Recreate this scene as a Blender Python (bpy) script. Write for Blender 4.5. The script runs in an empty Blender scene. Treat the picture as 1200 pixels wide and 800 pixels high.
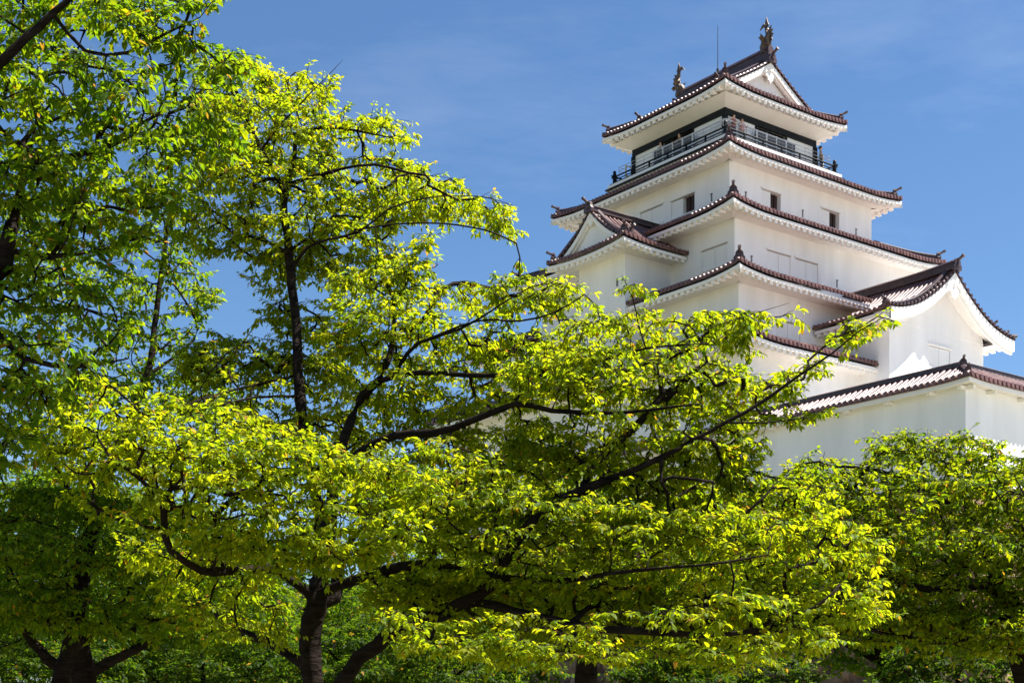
import bpy, bmesh, math, random
import numpy as np
from mathutils import Vector, Matrix

# ------------------------------------------------------------------ camera, sky, sun, exposure
S = bpy.context.scene
COL = S.collection
FPX, HOR, CXP, EYE = 1688.0, 852.0, 600.0, 1.6      # lens of the photograph, in pixels of a 1200 px wide frame
cam_d = bpy.data.cameras.new('Camera')
cam = bpy.data.objects.new('Camera', cam_d)
COL.objects.link(cam)
cam.location = (0, 0, EYE)
cam.rotation_euler = (math.radians(90), 0, 0)
cam_d.sensor_width = 36.0
cam_d.lens = 36.0 * FPX / 1200.0
cam_d.shift_y = (HOR - 400.0) / 1200.0
cam_d.clip_end = 5000
cam_d.dof.use_dof = True
cam_d.dof.focus_distance = 17.0
cam_d.dof.aperture_fstop = 7.0
S.camera = cam

SUN_EL, SUN_AZ = 60.0, 86.0          # azimuth measured from +Y towards +X
world = bpy.data.worlds.new('World')
S.world = world
world.use_nodes = True
wn, wl = world.node_tree.nodes, world.node_tree.links
wn.clear()
sky = wn.new('ShaderNodeTexSky')
sky.sky_type = 'NISHITA'
sky.sun_disc = False
sky.sun_elevation = math.radians(SUN_EL)
sky.sun_rotation = math.radians(SUN_AZ)
sky.altitude = 300
sky.air_density = 1.0
sky.dust_density = 0.3
sky.ozone_density = 5.0
bgn = wn.new('ShaderNodeBackground')
bgn.inputs['Strength'].default_value = 0.048
outw = wn.new('ShaderNodeOutputWorld')
# faint high cirrus in the sky
tco = wn.new('ShaderNodeTexCoord')
mpw = wn.new('ShaderNodeMapping'); mpw.inputs['Scale'].default_value = (1.2, 4.0, 5.0); mpw.inputs['Rotation'].default_value = (0.5, 0.3, 0.9)
nzw = wn.new('ShaderNodeTexNoise'); nzw.inputs['Scale'].default_value = 2.2; nzw.inputs['Detail'].default_value = 7; nzw.inputs['Roughness'].default_value = 0.62
rpw = wn.new('ShaderNodeValToRGB')
rpw.color_ramp.elements[0].position = 0.50; rpw.color_ramp.elements[0].color = (0, 0, 0, 1)
rpw.color_ramp.elements[1].position = 0.80; rpw.color_ramp.elements[1].color = (0.11, 0.11, 0.11, 1)
mxw = wn.new('ShaderNodeMixRGB'); mxw.inputs['Color2'].default_value = (9.0, 9.4, 10.0, 1)
wl.new(tco.outputs['Generated'], mpw.inputs['Vector']); wl.new(mpw.outputs['Vector'], nzw.inputs['Vector'])
wl.new(nzw.outputs['Fac'], rpw.inputs['Fac']); wl.new(rpw.outputs['Color'], mxw.inputs['Fac'])
hsw = wn.new('ShaderNodeHueSaturation'); hsw.inputs['Saturation'].default_value = 1.10; hsw.inputs['Value'].default_value = 0.96
wl.new(sky.outputs['Color'], hsw.inputs['Color']); wl.new(hsw.outputs['Color'], mxw.inputs['Color1']); wl.new(mxw.outputs['Color'], bgn.inputs['Color'])
wl.new(bgn.outputs['Background'], outw.inputs['Surface'])

sun_d = bpy.data.lights.new('sun', 'SUN')
sun_d.energy = 4.5
sun_d.angle = math.radians(0.53)
sun_d.color = (1.0, 0.955, 0.885)
sun = bpy.data.objects.new('sun', sun_d)
COL.objects.link(sun)
_e, _a = math.radians(SUN_EL), math.radians(SUN_AZ)
to_sun = Vector((math.sin(_a) * math.cos(_e), math.cos(_a) * math.cos(_e), math.sin(_e)))
sun.rotation_euler = to_sun.to_track_quat('Z', 'Y').to_euler()
sun.location = to_sun * 150

S.view_settings.view_transform = 'Standard'
S.view_settings.look = 'None'
S.view_settings.exposure = 1.72
S.view_settings.gamma = 1.0
S.render.engine = 'CYCLES'
S.cycles.use_denoising = True
S.cycles.max_bounces = 10
S.cycles.diffuse_bounces = 7
S.cycles.transmission_bounces = 7
S.cycles.transparent_max_bounces = 4
S.cycles.caustics_reflective = False
S.cycles.caustics_refractive = False

# ------------------------------------------------------------------ materials
def mat_new(name):
    m = bpy.data.materials.new(name); m.use_nodes = True
    nt = m.node_tree; p = nt.nodes['Principled BSDF']
    return m, nt.nodes, nt.links, p

def mottled(name, c1, c2, scale, rough=0.7, bump=0.0, stretch=(1, 1, 1), spec=0.3, attr=None, bscale=None):
    m, n, l, p = mat_new(name)
    tc = n.new('ShaderNodeTexCoord'); mp = n.new('ShaderNodeMapping'); mp.inputs['Scale'].default_value = stretch
    nz = n.new('ShaderNodeTexNoise'); nz.inputs['Scale'].default_value = scale; nz.inputs['Detail'].default_value = 8; nz.inputs['Roughness'].default_value = 0.6
    rp = n.new('ShaderNodeValToRGB')
    rp.color_ramp.elements[0].position = 0.3; rp.color_ramp.elements[0].color = (*c1, 1)
    rp.color_ramp.elements[1].position = 0.7; rp.color_ramp.elements[1].color = (*c2, 1)
    l.new(tc.outputs['Object'], mp.inputs['Vector']); l.new(mp.outputs['Vector'], nz.inputs['Vector']); l.new(nz.outputs['Fac'], rp.inputs['Fac'])
    col = rp.outputs['Color']
    if attr:
        at = n.new('ShaderNodeAttribute'); at.attribute_name = attr
        mr = n.new('ShaderNodeMapRange'); mr.inputs['To Min'].default_value = 0.30; mr.inputs['To Max'].default_value = 1.45
        mx = n.new('ShaderNodeMixRGB'); mx.blend_type = 'MULTIPLY'; mx.inputs['Fac'].default_value = 1
        l.new(at.outputs['Fac'], mr.inputs['Value']); l.new(col, mx.inputs['Color1']); l.new(mr.outputs['Result'], mx.inputs['Color2'])
        col = mx.outputs['Color']
    l.new(col, p.inputs['Base Color'])
    p.inputs['Roughness'].default_value = rough
    p.inputs['Specular IOR Level'].default_value = spec
    if bump:
        bp = n.new('ShaderNodeBump'); bp.inputs['Strength'].default_value = bump; bp.inputs['Distance'].default_value = 0.05
        if bscale:
            nb = n.new('ShaderNodeTexNoise'); nb.inputs['Scale'].default_value = bscale; nb.inputs['Detail'].default_value = 6
            l.new(mp.outputs['Vector'], nb.inputs['Vector']); l.new(nb.outputs['Fac'], bp.inputs['Height'])
        else:
            l.new(nz.outputs['Fac'], bp.inputs['Height'])
        l.new(bp.outputs['Normal'], p.inputs['Normal'])
    return m

M_PLASTER = mottled('white_plaster', (0.755, 0.745, 0.735), (0.88, 0.872, 0.868), 0.9, rough=0.85, bump=0.12, stretch=(1, 1, 0.16), spec=0.2, bscale=9)
M_TRIM = mottled('white_eave_plaster', (0.80, 0.77, 0.73), (0.86, 0.84, 0.81), 1.2, rough=0.85, spec=0.2)
M_SHUT = mottled('white_shutter', (0.76, 0.75, 0.73), (0.82, 0.81, 0.79), 2.0, rough=0.7, stretch=(1, 1, 0.3))
M_TILE = mottled('glazed_roof_tile', (0.075, 0.034, 0.030), (0.185, 0.092, 0.080), 1.7, rough=0.40, spec=0.5, bump=0.12)
M_RIDGE = mottled('ridge_tile', (0.035, 0.020, 0.020), (0.075, 0.042, 0.040), 2.6, rough=0.4, spec=0.5, bump=0.12)
M_BLACK = mottled('black_lacquered_wood', (0.004, 0.005, 0.006), (0.010, 0.012, 0.014), 3.0, rough=0.5, spec=0.15)
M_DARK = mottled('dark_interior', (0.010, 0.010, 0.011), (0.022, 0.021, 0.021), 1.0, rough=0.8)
M_PANE = mottled('dark_window_opening', (0.030, 0.016, 0.013), (0.055, 0.030, 0.024), 2.0, rough=0.6)
M_SLOT = mottled('loophole_lining', (0.12, 0.12, 0.12), (0.2, 0.2, 0.19), 3.0, rough=0.8)
M_METAL = mottled('grey_metal', (0.30, 0.31, 0.32), (0.42, 0.43, 0.44), 3.0, rough=0.4)
M_WMETAL = mottled('white_metal', (0.66, 0.66, 0.66), (0.76, 0.76, 0.76), 3.0, rough=0.5)
M_MESH = mottled('grey_mesh_panel', (0.07, 0.075, 0.085), (0.12, 0.125, 0.14), 6.0, rough=0.6)
M_BRONZE = mottled('weathered_bronze', (0.055, 0.036, 0.026), (0.17, 0.125, 0.095), 2.4, rough=0.5, bump=0.3)
M_BRONZE.node_tree.nodes['Principled BSDF'].inputs['Metallic'].default_value = 0.35
M_ROD = mottled('dark_rod', (0.02, 0.03, 0.05), (0.04, 0.05, 0.07), 3.0, rough=0.5)
M_BARK = mottled('cherry_bark', (0.007, 0.005, 0.004), (0.030, 0.022, 0.018), 5.0, rough=0.9, bump=1.0, stretch=(1, 1, 3.5), spec=0.04)
M_STONE = mottled('wall_stone', (0.12, 0.064, 0.036), (0.36, 0.225, 0.13), 1.1, rough=0.9, bump=0.5, attr='tint', bscale=7)
M_GRASS = mottled('grass', (0.035, 0.05, 0.015), (0.08, 0.10, 0.03), 0.6, rough=0.9)
M_GROUND = mottled('worn_lawn_ground', (0.10, 0.105, 0.05), (0.22, 0.20, 0.13), 0.4, rough=0.95)
M_GRAVEL = mottled('pale_gravel', (0.54, 0.51, 0.47), (0.66, 0.63, 0.585), 2.5, rough=0.95, bump=0.3)
M_SKIN = mottled('skin', (0.48, 0.30, 0.21), (0.55, 0.36, 0.26), 3.0, rough=0.6)
M_HAIR = mottled('black_hair', (0.010, 0.008, 0.007), (0.02, 0.017, 0.015), 8.0, rough=0.5)

def cloth(name, c):
    return mottled(name, tuple(x * 0.85 for x in c), c, 6.0, rough=0.9)

def leaf_mat(name, greens, trans, bronze=(0.36, 0.19, 0.02), wax=0.55):
    """thin leaf: reflection + light coming through the blade; the tint attribute picks each leaf's own colour"""
    m, n, l, p = mat_new(name)
    at = n.new('ShaderNodeAttribute'); at.attribute_name = 'tint'
    rp = n.new('ShaderNodeValToRGB'); cr = rp.color_ramp
    cr.elements[0].position = 0.0; cr.elements[0].color = (*greens[0], 1)
    cr.elements[1].position = 0.90; cr.elements[1].color = (*greens[2], 1)
    e = cr.elements.new(0.45); e.color = (*greens[1], 1)
    e = cr.elements.new(0.97); e.color = (*bronze, 1)
    rt = n.new('ShaderNodeValToRGB'); ct = rt.color_ramp
    ct.elements[0].position = 0.0; ct.elements[0].color = (*trans[0], 1)
    ct.elements[1].position = 0.90; ct.elements[1].color = (*trans[1], 1)
    e = ct.elements.new(0.97); e.color = (0.50, 0.27, 0.02, 1)
    l.new(at.outputs['Fac'], rp.inputs['Fac']); l.new(at.outputs['Fac'], rt.inputs['Fac'])
    tc = n.new('ShaderNodeTexCoord'); nz = n.new('ShaderNodeTexNoise'); nz.inputs['Scale'].default_value = 24
    l.new(tc.outputs['Object'], nz.inputs['Vector'])
    mr = n.new('ShaderNodeMapRange'); mr.inputs['To Min'].default_value = 0.78; mr.inputs['To Max'].default_value = 1.22
    l.new(nz.outputs['Fac'], mr.inputs['Value'])
    mx = n.new('ShaderNodeMixRGB'); mx.blend_type = 'MULTIPLY'; mx.inputs['Fac'].default_value = 1
    l.new(rp.outputs['Color'], mx.inputs['Color1']); l.new(mr.outputs['Result'], mx.inputs['Color2'])
    l.new(mx.outputs['Color'], p.inputs['Base Color'])
    p.inputs['Roughness'].default_value = wax
    p.inputs['Specular IOR Level'].default_value = 0.18
    tr = n.new('ShaderNodeBsdfTranslucent'); l.new(rt.outputs['Color'], tr.inputs['Color'])
    ms = n.new('ShaderNodeMixShader'); ms.inputs['Fac'].default_value = 0.65
    out = n['Material Output']
    l.new(p.outputs['BSDF'], ms.inputs[1]); l.new(tr.outputs['BSDF'], ms.inputs[2]); l.new(ms.outputs['Shader'], out.inputs['Surface'])
    return m

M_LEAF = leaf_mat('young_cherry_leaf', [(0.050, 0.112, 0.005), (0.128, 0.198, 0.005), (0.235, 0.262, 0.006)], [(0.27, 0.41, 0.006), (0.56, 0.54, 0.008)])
M_LEAF_SHADED = leaf_mat('leaf_with_shade_in_colour', [(0.018, 0.058, 0.003), (0.040, 0.095, 0.004), (0.09, 0.135, 0.005)], [(0.08, 0.19, 0.003), (0.20, 0.27, 0.005)])  # darkest leaf copy: shade of the low, far trees put into the colour
M_LEAF_DIMMED = leaf_mat('cherry_leaf_shade_dimmed', [(0.030, 0.085, 0.004), (0.078, 0.140, 0.004), (0.165, 0.20, 0.005)], [(0.17, 0.30, 0.004), (0.43, 0.43, 0.005)])  # cherry leaf copy with shade mixed into its colour, for the dimmer trees
M_LEAF_BUSH = leaf_mat('bush_leaf', [(0.018, 0.050, 0.004), (0.038, 0.082, 0.005), (0.075, 0.115, 0.007)], [(0.06, 0.14, 0.004), (0.14, 0.20, 0.006)])  # bush green, deepened in colour to stand for the shade low down

# ------------------------------------------------------------------ mesh helpers
def props(o, label=None, cat=None, group=None, kind=None):
    if label: o['label'] = label
    if cat: o['category'] = cat
    if group: o['group'] = group
    if kind: o['kind'] = kind
    return o

def empty(name, loc, rz=0.0):
    o = bpy.data.objects.new(name, None); COL.objects.link(o)
    o.location = loc; o.rotation_euler = (0, 0, rz); o.empty_display_size = 0.3
    return o

class MB:
    def __init__(self): self.v = []; self.f = []
    def add(self, vs, fs):
        b = len(self.v); self.v += [tuple(map(float, x)) for x in vs]; self.f += [tuple(i + b for i in q) for q in fs]
    def box8(self, p): self.add(p, [(0, 3, 2, 1), (4, 5, 6, 7), (0, 1, 5, 4), (1, 2, 6, 5), (2, 3, 7, 6), (3, 0, 4, 7)])
    def box(self, x0, x1, y0, y1, z0, z1):
        self.box8([(x0, y0, z0), (x1, y0, z0), (x1, y1, z0), (x0, y1, z0), (x0, y0, z1), (x1, y0, z1), (x1, y1, z1), (x0, y1, z1)])
    def obox(self, O, e, n, u0, u1, d0, d1, z0, z1):
        """box in a frame: e along, n across"""
        O, e, n = map(np.array, (O, e, n)); Z = np.array((0, 0, 1.0))
        P = lambda u, d, z: O + e * u + n * d + Z * z
        self.box8([P(u0, d0, z0), P(u1, d0, z0), P(u1, d1, z0), P(u0, d1, z0), P(u0, d0, z1), P(u1, d0, z1), P(u1, d1, z1), P(u0, d1, z1)])
    def prism(self, poly, off):
        n = len(poly); off = np.array(off); A = [np.array(p) for p in poly]
        self.add(A + [p + off for p in A], [tuple(range(n))[::-1], tuple(range(n, 2 * n))] + [(i, (i + 1) % n, n + (i + 1) % n, n + i) for i in range(n)])
    def loft(self, rows, closed=False):
        m = len(rows[0]); vs = [p for r in rows for p in r]; fs = []
        for i in range(len(rows) - 1):
            for j in range(m if closed else m - 1):
                k = (j + 1) % m
                fs.append((i * m + j, i * m + k, (i + 1) * m + k, (i + 1) * m + j))
        self.add(vs, fs)
    def tube(self, path, radii, n=8, caps=True, flat=None):
        path = [np.array(p, float) for p in path]; rows = []
        ref = np.array((0, 0, 1.0)) if flat is None else np.array(flat, float)
        for i, p in enumerate(path):
            t = path[min(i + 1, len(path) - 1)] - path[max(i - 1, 0)]; t /= (np.linalg.norm(t) + 1e-9)
            a = ref
            if abs(t @ a) > 0.97: a = np.array((1.0, 0.2, 0))
            s = np.cross(t, a); s /= np.linalg.norm(s); u = np.cross(s, t)
            r = radii[i] if not np.isscalar(radii) else radii
            rs, ru = (r if isinstance(r, tuple) else (r, r))
            rows.append([p + s * (rs * math.cos(2 * math.pi * k / n)) + u * (ru * math.sin(2 * math.pi * k / n)) for k in range(n)])
        self.loft(rows, True)
        if caps:
            b = len(self.v) - n * len(rows)
            self.f.append(tuple(b + k for k in range(n))[::-1]); self.f.append(tuple(len(self.v) - n + k for k in range(n)))
    def build(self, name, mat, parent=None, smooth=None):
        me = bpy.data.meshes.new(name); me.from_pydata(self.v, [], self.f); me.update()
        bm = bmesh.new(); bm.from_mesh(me); bmesh.ops.recalc_face_normals(bm, faces=bm.faces); bm.to_mesh(me); bm.free()
        me.materials.append(mat)
        if smooth:
            me.polygons.foreach_set('use_smooth', [True] * len(me.polygons)); me.set_sharp_from_angle(angle=math.radians(smooth))
        o = bpy.data.objects.new(name, me); COL.objects.link(o)
        if parent is not None:
            o.parent = parent
            if parent.type == 'EMPTY': o.location = (0, 0, -parent.location.z)      # parts are written in absolute heights
        return o

TH = math.atan2(.609, .793)                       # the castle's heading
RX = np.array([math.cos(TH), math.sin(TH)]); LY = np.array([-math.sin(TH), math.cos(TH)])
CC = np.array([13.36, 91.0])                      # axis of the tower
def px2w(px, py, d): return np.array([(px - CXP) / FPX * d, d, EYE + (HOR - py) / FPX * d])

# ------------------------------------------------------------------ roofs
def upturn(q, L=3.2): 
    t = max(0.0, 1 - q / L); return t * t

def tile_field(mb, O, e, n, p0, p1, dr, zf, sp=0.31, r=0.088, nd=6, caps=True, thick=0.13):
    """a tiled slope: a sheet plus half-round cover tiles running up it with round end caps.
    e along the eave, n inwards; dr(p)->(d0,d1); zf(p,d)->z"""
    O, e, n = map(lambda a: np.array(a, float), (O, e, n)); Z = np.array((0, 0, 1.0))
    P = lambda p, d: O + e * p + n * d + Z * zf(p, d)
    N = max(1, round((p1 - p0) / sp)); ps = [p0 + (p1 - p0) * i / N for i in range(N + 1)]
    rows = []
    for p in ps:
        d0, d1 = dr(p); d1 = max(d1, d0 + 0.02)
        ds = [d0 + (d1 - d0) * k / nd for k in range(nd + 1)]
        rows.append([P(p, d0) - Z * thick] + [P(p, d) for d in ds] + [P(p, d1) - Z * thick])
    mb.loft(rows)
    h = (ps[1] - ps[0]) / 2; jr = random.Random(int(abs(O[0] * 31 + O[1] * 57 + p0 * 13) * 10))
    for p in [x + h for x in ps[:-1]]:
        d0, d1 = dr(p)
        if d1 - d0 < 0.15: continue
        ds = [d0 - 0.03 + (d1 - d0 + 0.03) * k / nd for k in range(nd + 1)]
        rr = []; p += jr.uniform(-.012, .012); hz = jr.uniform(-.010, .012)
        for d in ds:
            c = P(p, max(d, d0)) + n * (d - max(d, d0)) + Z * (hz + jr.uniform(-.004, .004))
            rr.append([c + e * (r * math.cos(a)) + Z * (r * 1.15 * math.sin(a)) for a in [math.pi * k / 6 for k in range(7)]])
        mb.loft(rr)
        if caps:
            c = P(p, d0) - n * 0.05; R = r * 1.12
            ring = [c + e * (R * math.cos(a)) + Z * (R * math.sin(a) + 0.012) for a in [2 * math.pi * k / 10 for k in range(10)]]
            mb.prism(ring, n * 0.10)

def ridge_bar(mb, path, w, h, base=0.0):
    """stacked ridge tiles: a bar with a wider foot and a half round top"""
    prof = [(-w * .62, base), (-w * .62, base + h * .25), (-w * .42, base + h * .30), (-w * .42, base + h * .72), (-w * .55, base + h * .76), (-w * .36, base + h * .95), (0, base + h * 1.08),
            (w * .36, base + h * .95), (w * .55, base + h * .76), (w * .42, base + h * .72), (w * .42, base + h * .30), (w * .62, base + h * .25), (w * .62, base)]
    path = [np.array(p, float) for p in path]; rows = []
    for i, p in enumerate(path):
        t = path[min(i + 1, len(path) - 1)] - path[max(i - 1, 0)]; t[2] = 0; t /= np.linalg.norm(t)
        s = np.array((-t[1], t[0], 0)); rows.append([p + s * x + np.array((0, 0, z)) for x, z in prof])
    mb.loft(rows, True)
    k = len(prof); b = len(mb.v) - k * len(rows)
    mb.f.append(tuple(range(b, b + k))[::-1]); mb.f.append(tuple(range(len(mb.v) - k, len(mb.v))))

def onigawara(mb, c, out, s=1.0):
    """ridge end tile: a shouldered plate with a drum and a rod-like finial rising outwards"""
    c = np.array(c, float); out = np.array((out[0], out[1], 0.0)); out /= np.linalg.norm(out); sd = np.array((-out[1], out[0], 0)); Z = np.array((0, 0, 1.0))
    prof = [(-.34, -.12), (-.36, .10), (-.26, .22), (-.24, .40), (-.13, .52), (0, .58), (.13, .52), (.24, .40), (.26, .22), (.36, .10), (.34, -.12)]
    mb.prism([c + sd * (x * s) + Z * (z * s) - out * (.09 * s) for x, z in prof], out * (.20 * s))
    mb.tube([c + out * (.05 * s) + Z * (.18 * s), c + out * (.2 * s) + Z * (.18 * s)], [.16 * s, .12 * s], 10)
    mb.tube([c - out * .1 * s + Z * .40 * s, c + out * (.22 * s) + Z * (.50 * s), c + out * (.44 * s) + Z * (.62 * s)], [.11 * s, .09 * s, .085 * s], 8)
    mb.tube([c + out * (.42 * s) + Z * (.61 * s), c + out * (.51 * s) + Z * (.65 * s)], [.115 * s, .105 * s], 8)

def eave(mb, O, e, n, p0, p1, dr, ze, ov, upf, zin=None, step=0.46, fas=0.27, raf=0.17):
    """white plastered underside: fascia, soffit and rafter ends. dr(p)->max depth at p (mitred corners)"""
    O, e, n = map(lambda a: np.array(a, float), (O, e, n)); Z = np.array((0, 0, 1.0))
    N = 28; fr, so = [], []
    for i in range(N + 1):
        p = p0 + (p1 - p0) * i / N; u = upf(p); L = min(ov, dr(p))
        P = lambda d, z: O + e * p + n * d + Z * (ze + z)
        a0 = min(0.07, L); a1 = min(0.24, L + 0.01)
        fr.append([P(a0, u - .10), P(a0, u - fas), P(a1, u - fas), P(a1, u - .10)])
        so.append([P(a0 + .02, u - fas + .012), P(min(ov * .5, L * .5 + .03), u * .4 - fas + .03), P(max(L, a1), -fas + .03)])
    mb.loft(fr); mb.loft(so)
    M = int((p1 - p0) / step)
    for i in range(M):
        p = p0 + (i + .5) * (p1 - p0) / M; L = min(ov, dr(p), .52); u = upf(p)
        if L < 0.3: continue
        w = .115; a = .13
        z0, z1 = ze + u - fas - raf, ze + u - fas + .02
        w0, w1 = ze + u * .75 - fas - raf + .07, ze + u * .75 - fas + .05
        Q = lambda pp, d, z: O + e * pp + n * d + Z * z
        mb.box8([Q(p - w, a, z0), Q(p + w, a, z0), Q(p + w, L, w0), Q(p - w, L, w0), Q(p - w, a, z1), Q(p + w, a, z1), Q(p + w, L, w1), Q(p - w, L, w1)])

SIDES = [((0, -1, 0), (1, 0, 0)), ((1, 0, 0), (0, 1, 0)), ((0, 1, 0), (-1, 0, 0)), ((-1, 0, 0), (0, -1, 0))]   # outward normal, along

def skirt_roof(root, a, b, ai, bi, aw, bw, ze, rise, up=0.30, cut=None):
    """roof running round a storey: eave half sizes a,b; inner half sizes ai,bi; wall below aw,bw"""
    tm, em = MB(), MB()
    cut = cut or {}
    for k, (out, al) in enumerate(SIDES):
        out, al = np.array(out, float), np.array(al, float)
        half, dep = (a, b) if k in (0, 2) else (b, a)
        inn = (b - bi) if k in (0, 2) else (a - ai)
        ov = (b - bw) if k in (0, 2) else (a - aw)
        O = out * dep
        lo, hi = cut.get(k, (-half, half)); 
        zf = lambda p, d: ze + .13 + up * upturn(half - abs(p)) * max(0, 1 - d / inn) ** 1.5 + rise * (.92 * d / inn + .08 * (d / inn) ** 2)
        tile_field(tm, O, al, -out, lo, hi, lambda p: (0, min(inn, max(0.02, half - abs(p)))), zf)
        eave(em, O, al, -out, lo, hi, lambda p: max(0.02, half - abs(p)), ze, ov, lambda p: up * upturn(half - abs(p)))
    rf = tm.build('roof', M_TILE, root, smooth=40)
    em.build('plastered_eave', M_TRIM, rf)
    for sx in (-1, 1):
        for sy in (-1, 1):
            if sx > 0 and sy > 0: continue
            q = min(a - ai, b - bi); path = []
            for i in range(9):
                d = .35 + (q - .35) * i / 8
                z = ze + .13 + up * upturn(d) * max(0, 1 - d / q) ** 1.5 + rise * (.92 * d / q + .08 * (d / q) ** 2)
                path.append((sx * (a - d), sy * (b - d), z))
            rm = MB(); ridge_bar(rm, path, .34, .34); hr = rm.build('corner_ridge', M_RIDGE, rf, smooth=35)
            om = MB(); onigawara(om, np.array(path[0]) + np.array((0, 0, .05)), (sx, sy), .85); om.build('ridge_end_tile', M_RIDGE, rf, smooth=35)
    return rf

def gable_roof(root, name, O, er, ec, w, rf_, rv, rb, ze, H, hfun, aw, up=0.30, skirt=True, gset=.55, ridge_h=.62, board=.50, bothends=False, ornament=1.0, ov_front=None, eave_back=None, tip=0.0):
    """hip-and-gable half roof. er points to the gable front, ec across. eave half width w, front eave at rf_, verge at rv, back end rb"""
    O, er, ec = map(lambda a: np.array(a, float), (O, er, ec)); Z = np.array((0, 0, 1.0))
    tm, em, bmz, gm, vm = MB(), MB(), MB(), MB(), MB()
    h = lambda d: H * hfun(min(d, w) / w)
    ems = []
    for s in (-1, 1):
        Oe = O + ec * (s * w); n = -ec * s
        if not skirt or s < 0: em = MB(); ems.append(em)
        if skirt:
            zf = lambda p, d: ze + .13 + h(d) + up * upturn(rf_ - p) * max(0, 1 - d / 2.2) ** 1.5
            tile_field(tm, Oe, er, n, rb, rf_, lambda p: (0, w if p <= rv else max(.02, rf_ - p)), zf, nd=10)
            eave(em, Oe, er, n, rb if eave_back is None else eave_back, rf_, lambda p: max(.02, rf_ - p), ze, w - aw, lambda p: up * upturn(rf_ - p))
        else:
            zf = lambda p, d: ze + .13 + h(d) + up * upturn(rv - p, 4) * max(0, 1 - d / 2.5)
            tile_field(tm, Oe, er, n, rb, rv, lambda p: (0, w), zf, nd=12)
            eave(em, Oe, er, n, rb if eave_back is None else eave_back, rv - .15, lambda p: 9, ze, w - aw, lambda p: up * upturn(rv - p, 4))
        # verge tiles: short round tiles lying across the edge, tumbling down the gable
        N = int(w / .30); d_end = 0.1 if not skirt else max(.1, rf_ - rv)
        for i in range(N):
            d = w - (i + .5) * w / N
            if d < d_end: continue
            c = Oe + er * rv + n * d + Z * (zf(rv, d) + .02)
            vm.tube([c - er * .42, c + er * .03], .10, 8)
        pv = [Oe + er * (rv - .55) + n * d + Z * (zf(rv - .5, d) + .02) for d in [d_end + .15 + (w - .2 - d_end - .15) * k / 14 for k in range(15)]]
        ridge_bar(vm, pv, .30, .26)
        onigawara(vm, pv[0], tuple((pv[0] - pv[3])[:2]), .8)
        if not skirt:
            vm.tube([Oe + er * (rv - .3) + n * .2 + Z * (zf(rv - .3, .2) + .1), Oe + er * (rv - .2) - n * .35 + Z * (zf(rv - .2, 0) + .22)], .12, 8)
        # barge board following the curve of the gable
        K = 22; rows = []
        for k in range(K + 1):
            d = (d_end if skirt else 0.02) + (w - (d_end if skirt else 0.02)) * k / K
            base = Oe + n * d + Z * (zf(rv, d) - .14); bw_ = board * (1.15 - .30 * k / K)
            rows.append([base + er * (rv - .05), base + er * (rv - .05) - Z * bw_, base + er * (rv - .20) - Z * bw_, base + er * (rv - .20)])
        bmz.loft(rows, True)
        # inner moulding and underside of the verge
        rows, und = [], []
        for k in range(K + 1):
            d = (d_end if skirt else 0.02) + (w - (d_end if skirt else 0.02)) * k / K
            base = Oe + n * d + Z * (zf(rv, d) - .14); bw_ = board * (1.15 - .30 * k / K)
            und.append([base + er * (rv - .20) - Z * .10, base + er * (rv - gset - .02) - Z * .10])
            rows.append([base + er * (rv - .20) - Z * (bw_ - .02), base + er * (rv - .20) - Z * (bw_ + .14), base + er * (rv - .34) - Z * (bw_ + .14), base + er * (rv - .34) - Z * (bw_ - .02)])
        bmz.loft(rows, True); bmz.loft(und)
    if skirt:
        q = rf_ - (rv - gset)
        zf2 = lambda p, d: ze + .13 + h(d) + up * upturn(w - abs(p)) * max(0, 1 - d / 2.2) ** 1.5
        tile_field(tm, O + er * rf_, ec, -er, -w, w, lambda p: (0, min(q + .1, max(.02, w - abs(p)))), zf2)
        ovf = (w - aw) if ov_front is None else ov_front
        eave(em, O + er * rf_, ec, -er, -w, w, lambda p: max(.02, w - abs(p)), ze, ovf, lambda p: up * upturn(w - abs(p)))
    # gable wall
    gz = [(s * (w - d), zf(rv, d) - .2) for s, dd in ((-1, [d_end + (w - d_end) * k / 12 for k in range(13)]), (1, [w - (w - d_end) * k / 12 for k in range(1, 13)])) for d in dd]
    zlow = min(z for _, z in gz)
    poly = [O + er * (rv - gset) + ec * x + Z * z for x, z in gz]
    wlo = (w - d_end) if skirt else aw
    if not skirt: poly = [p for p in poly if abs((p - O) @ ec) < aw]
    poly = poly + [O + er * (rv - gset) + ec * wlo + Z * (zlow - .2), O + er * (rv - gset) - ec * wlo + Z * (zlow - .2)]
    gm.prism(poly, -er * .12)
    roof = tm.build(name, M_TILE, root, smooth=40)
    for em in ems: em.build('plastered_eave', M_TRIM, roof)
    bmz.build('barge_board', M_TRIM, roof, smooth=30)
    gm.build('gable_wall', M_PLASTER, roof)
    vm.build('verge_tiles', M_RIDGE, roof, smooth=35)
    # pendant carved under the apex
    if ornament:
        s = ornament; apz = ze + .13 + H - .14 - board * .85
        half = [(0, .22), (.20, .16), (.34, .0), (.62, -.14), (.80, -.34), (.66, -.46), (.48, -.36), (.40, -.52), (.26, -.50), (.22, -.72), (.10, -.74), (0, -.92)]
        outl = half + [(-x, z) for x, z in half[-2:0:-1]]
        om = MB(); c = O + er * (rv - .22) + Z * apz
        om.prism([c + ec * (x * s) + Z * (z * s) for x, z in outl], er * .13)
        om.tube([c + er * .1 - Z * .12 * s, c + er * .22 - Z * .12 * s], [.16 * s, .10 * s], 6)
        for sx in (-1, 1):
            om.tube([c + er * .1 + ec * (sx * .44 * s) - Z * .26 * s, c + er * .2 + ec * (sx * .44 * s) - Z * .26 * s], [.13 * s, .07 * s], 8)
        om.build('gable_pendant', M_TRIM, roof, smooth=30)
    rm = MB()
    zr = ze + .13 + H
    N = 12; pth = []
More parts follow.
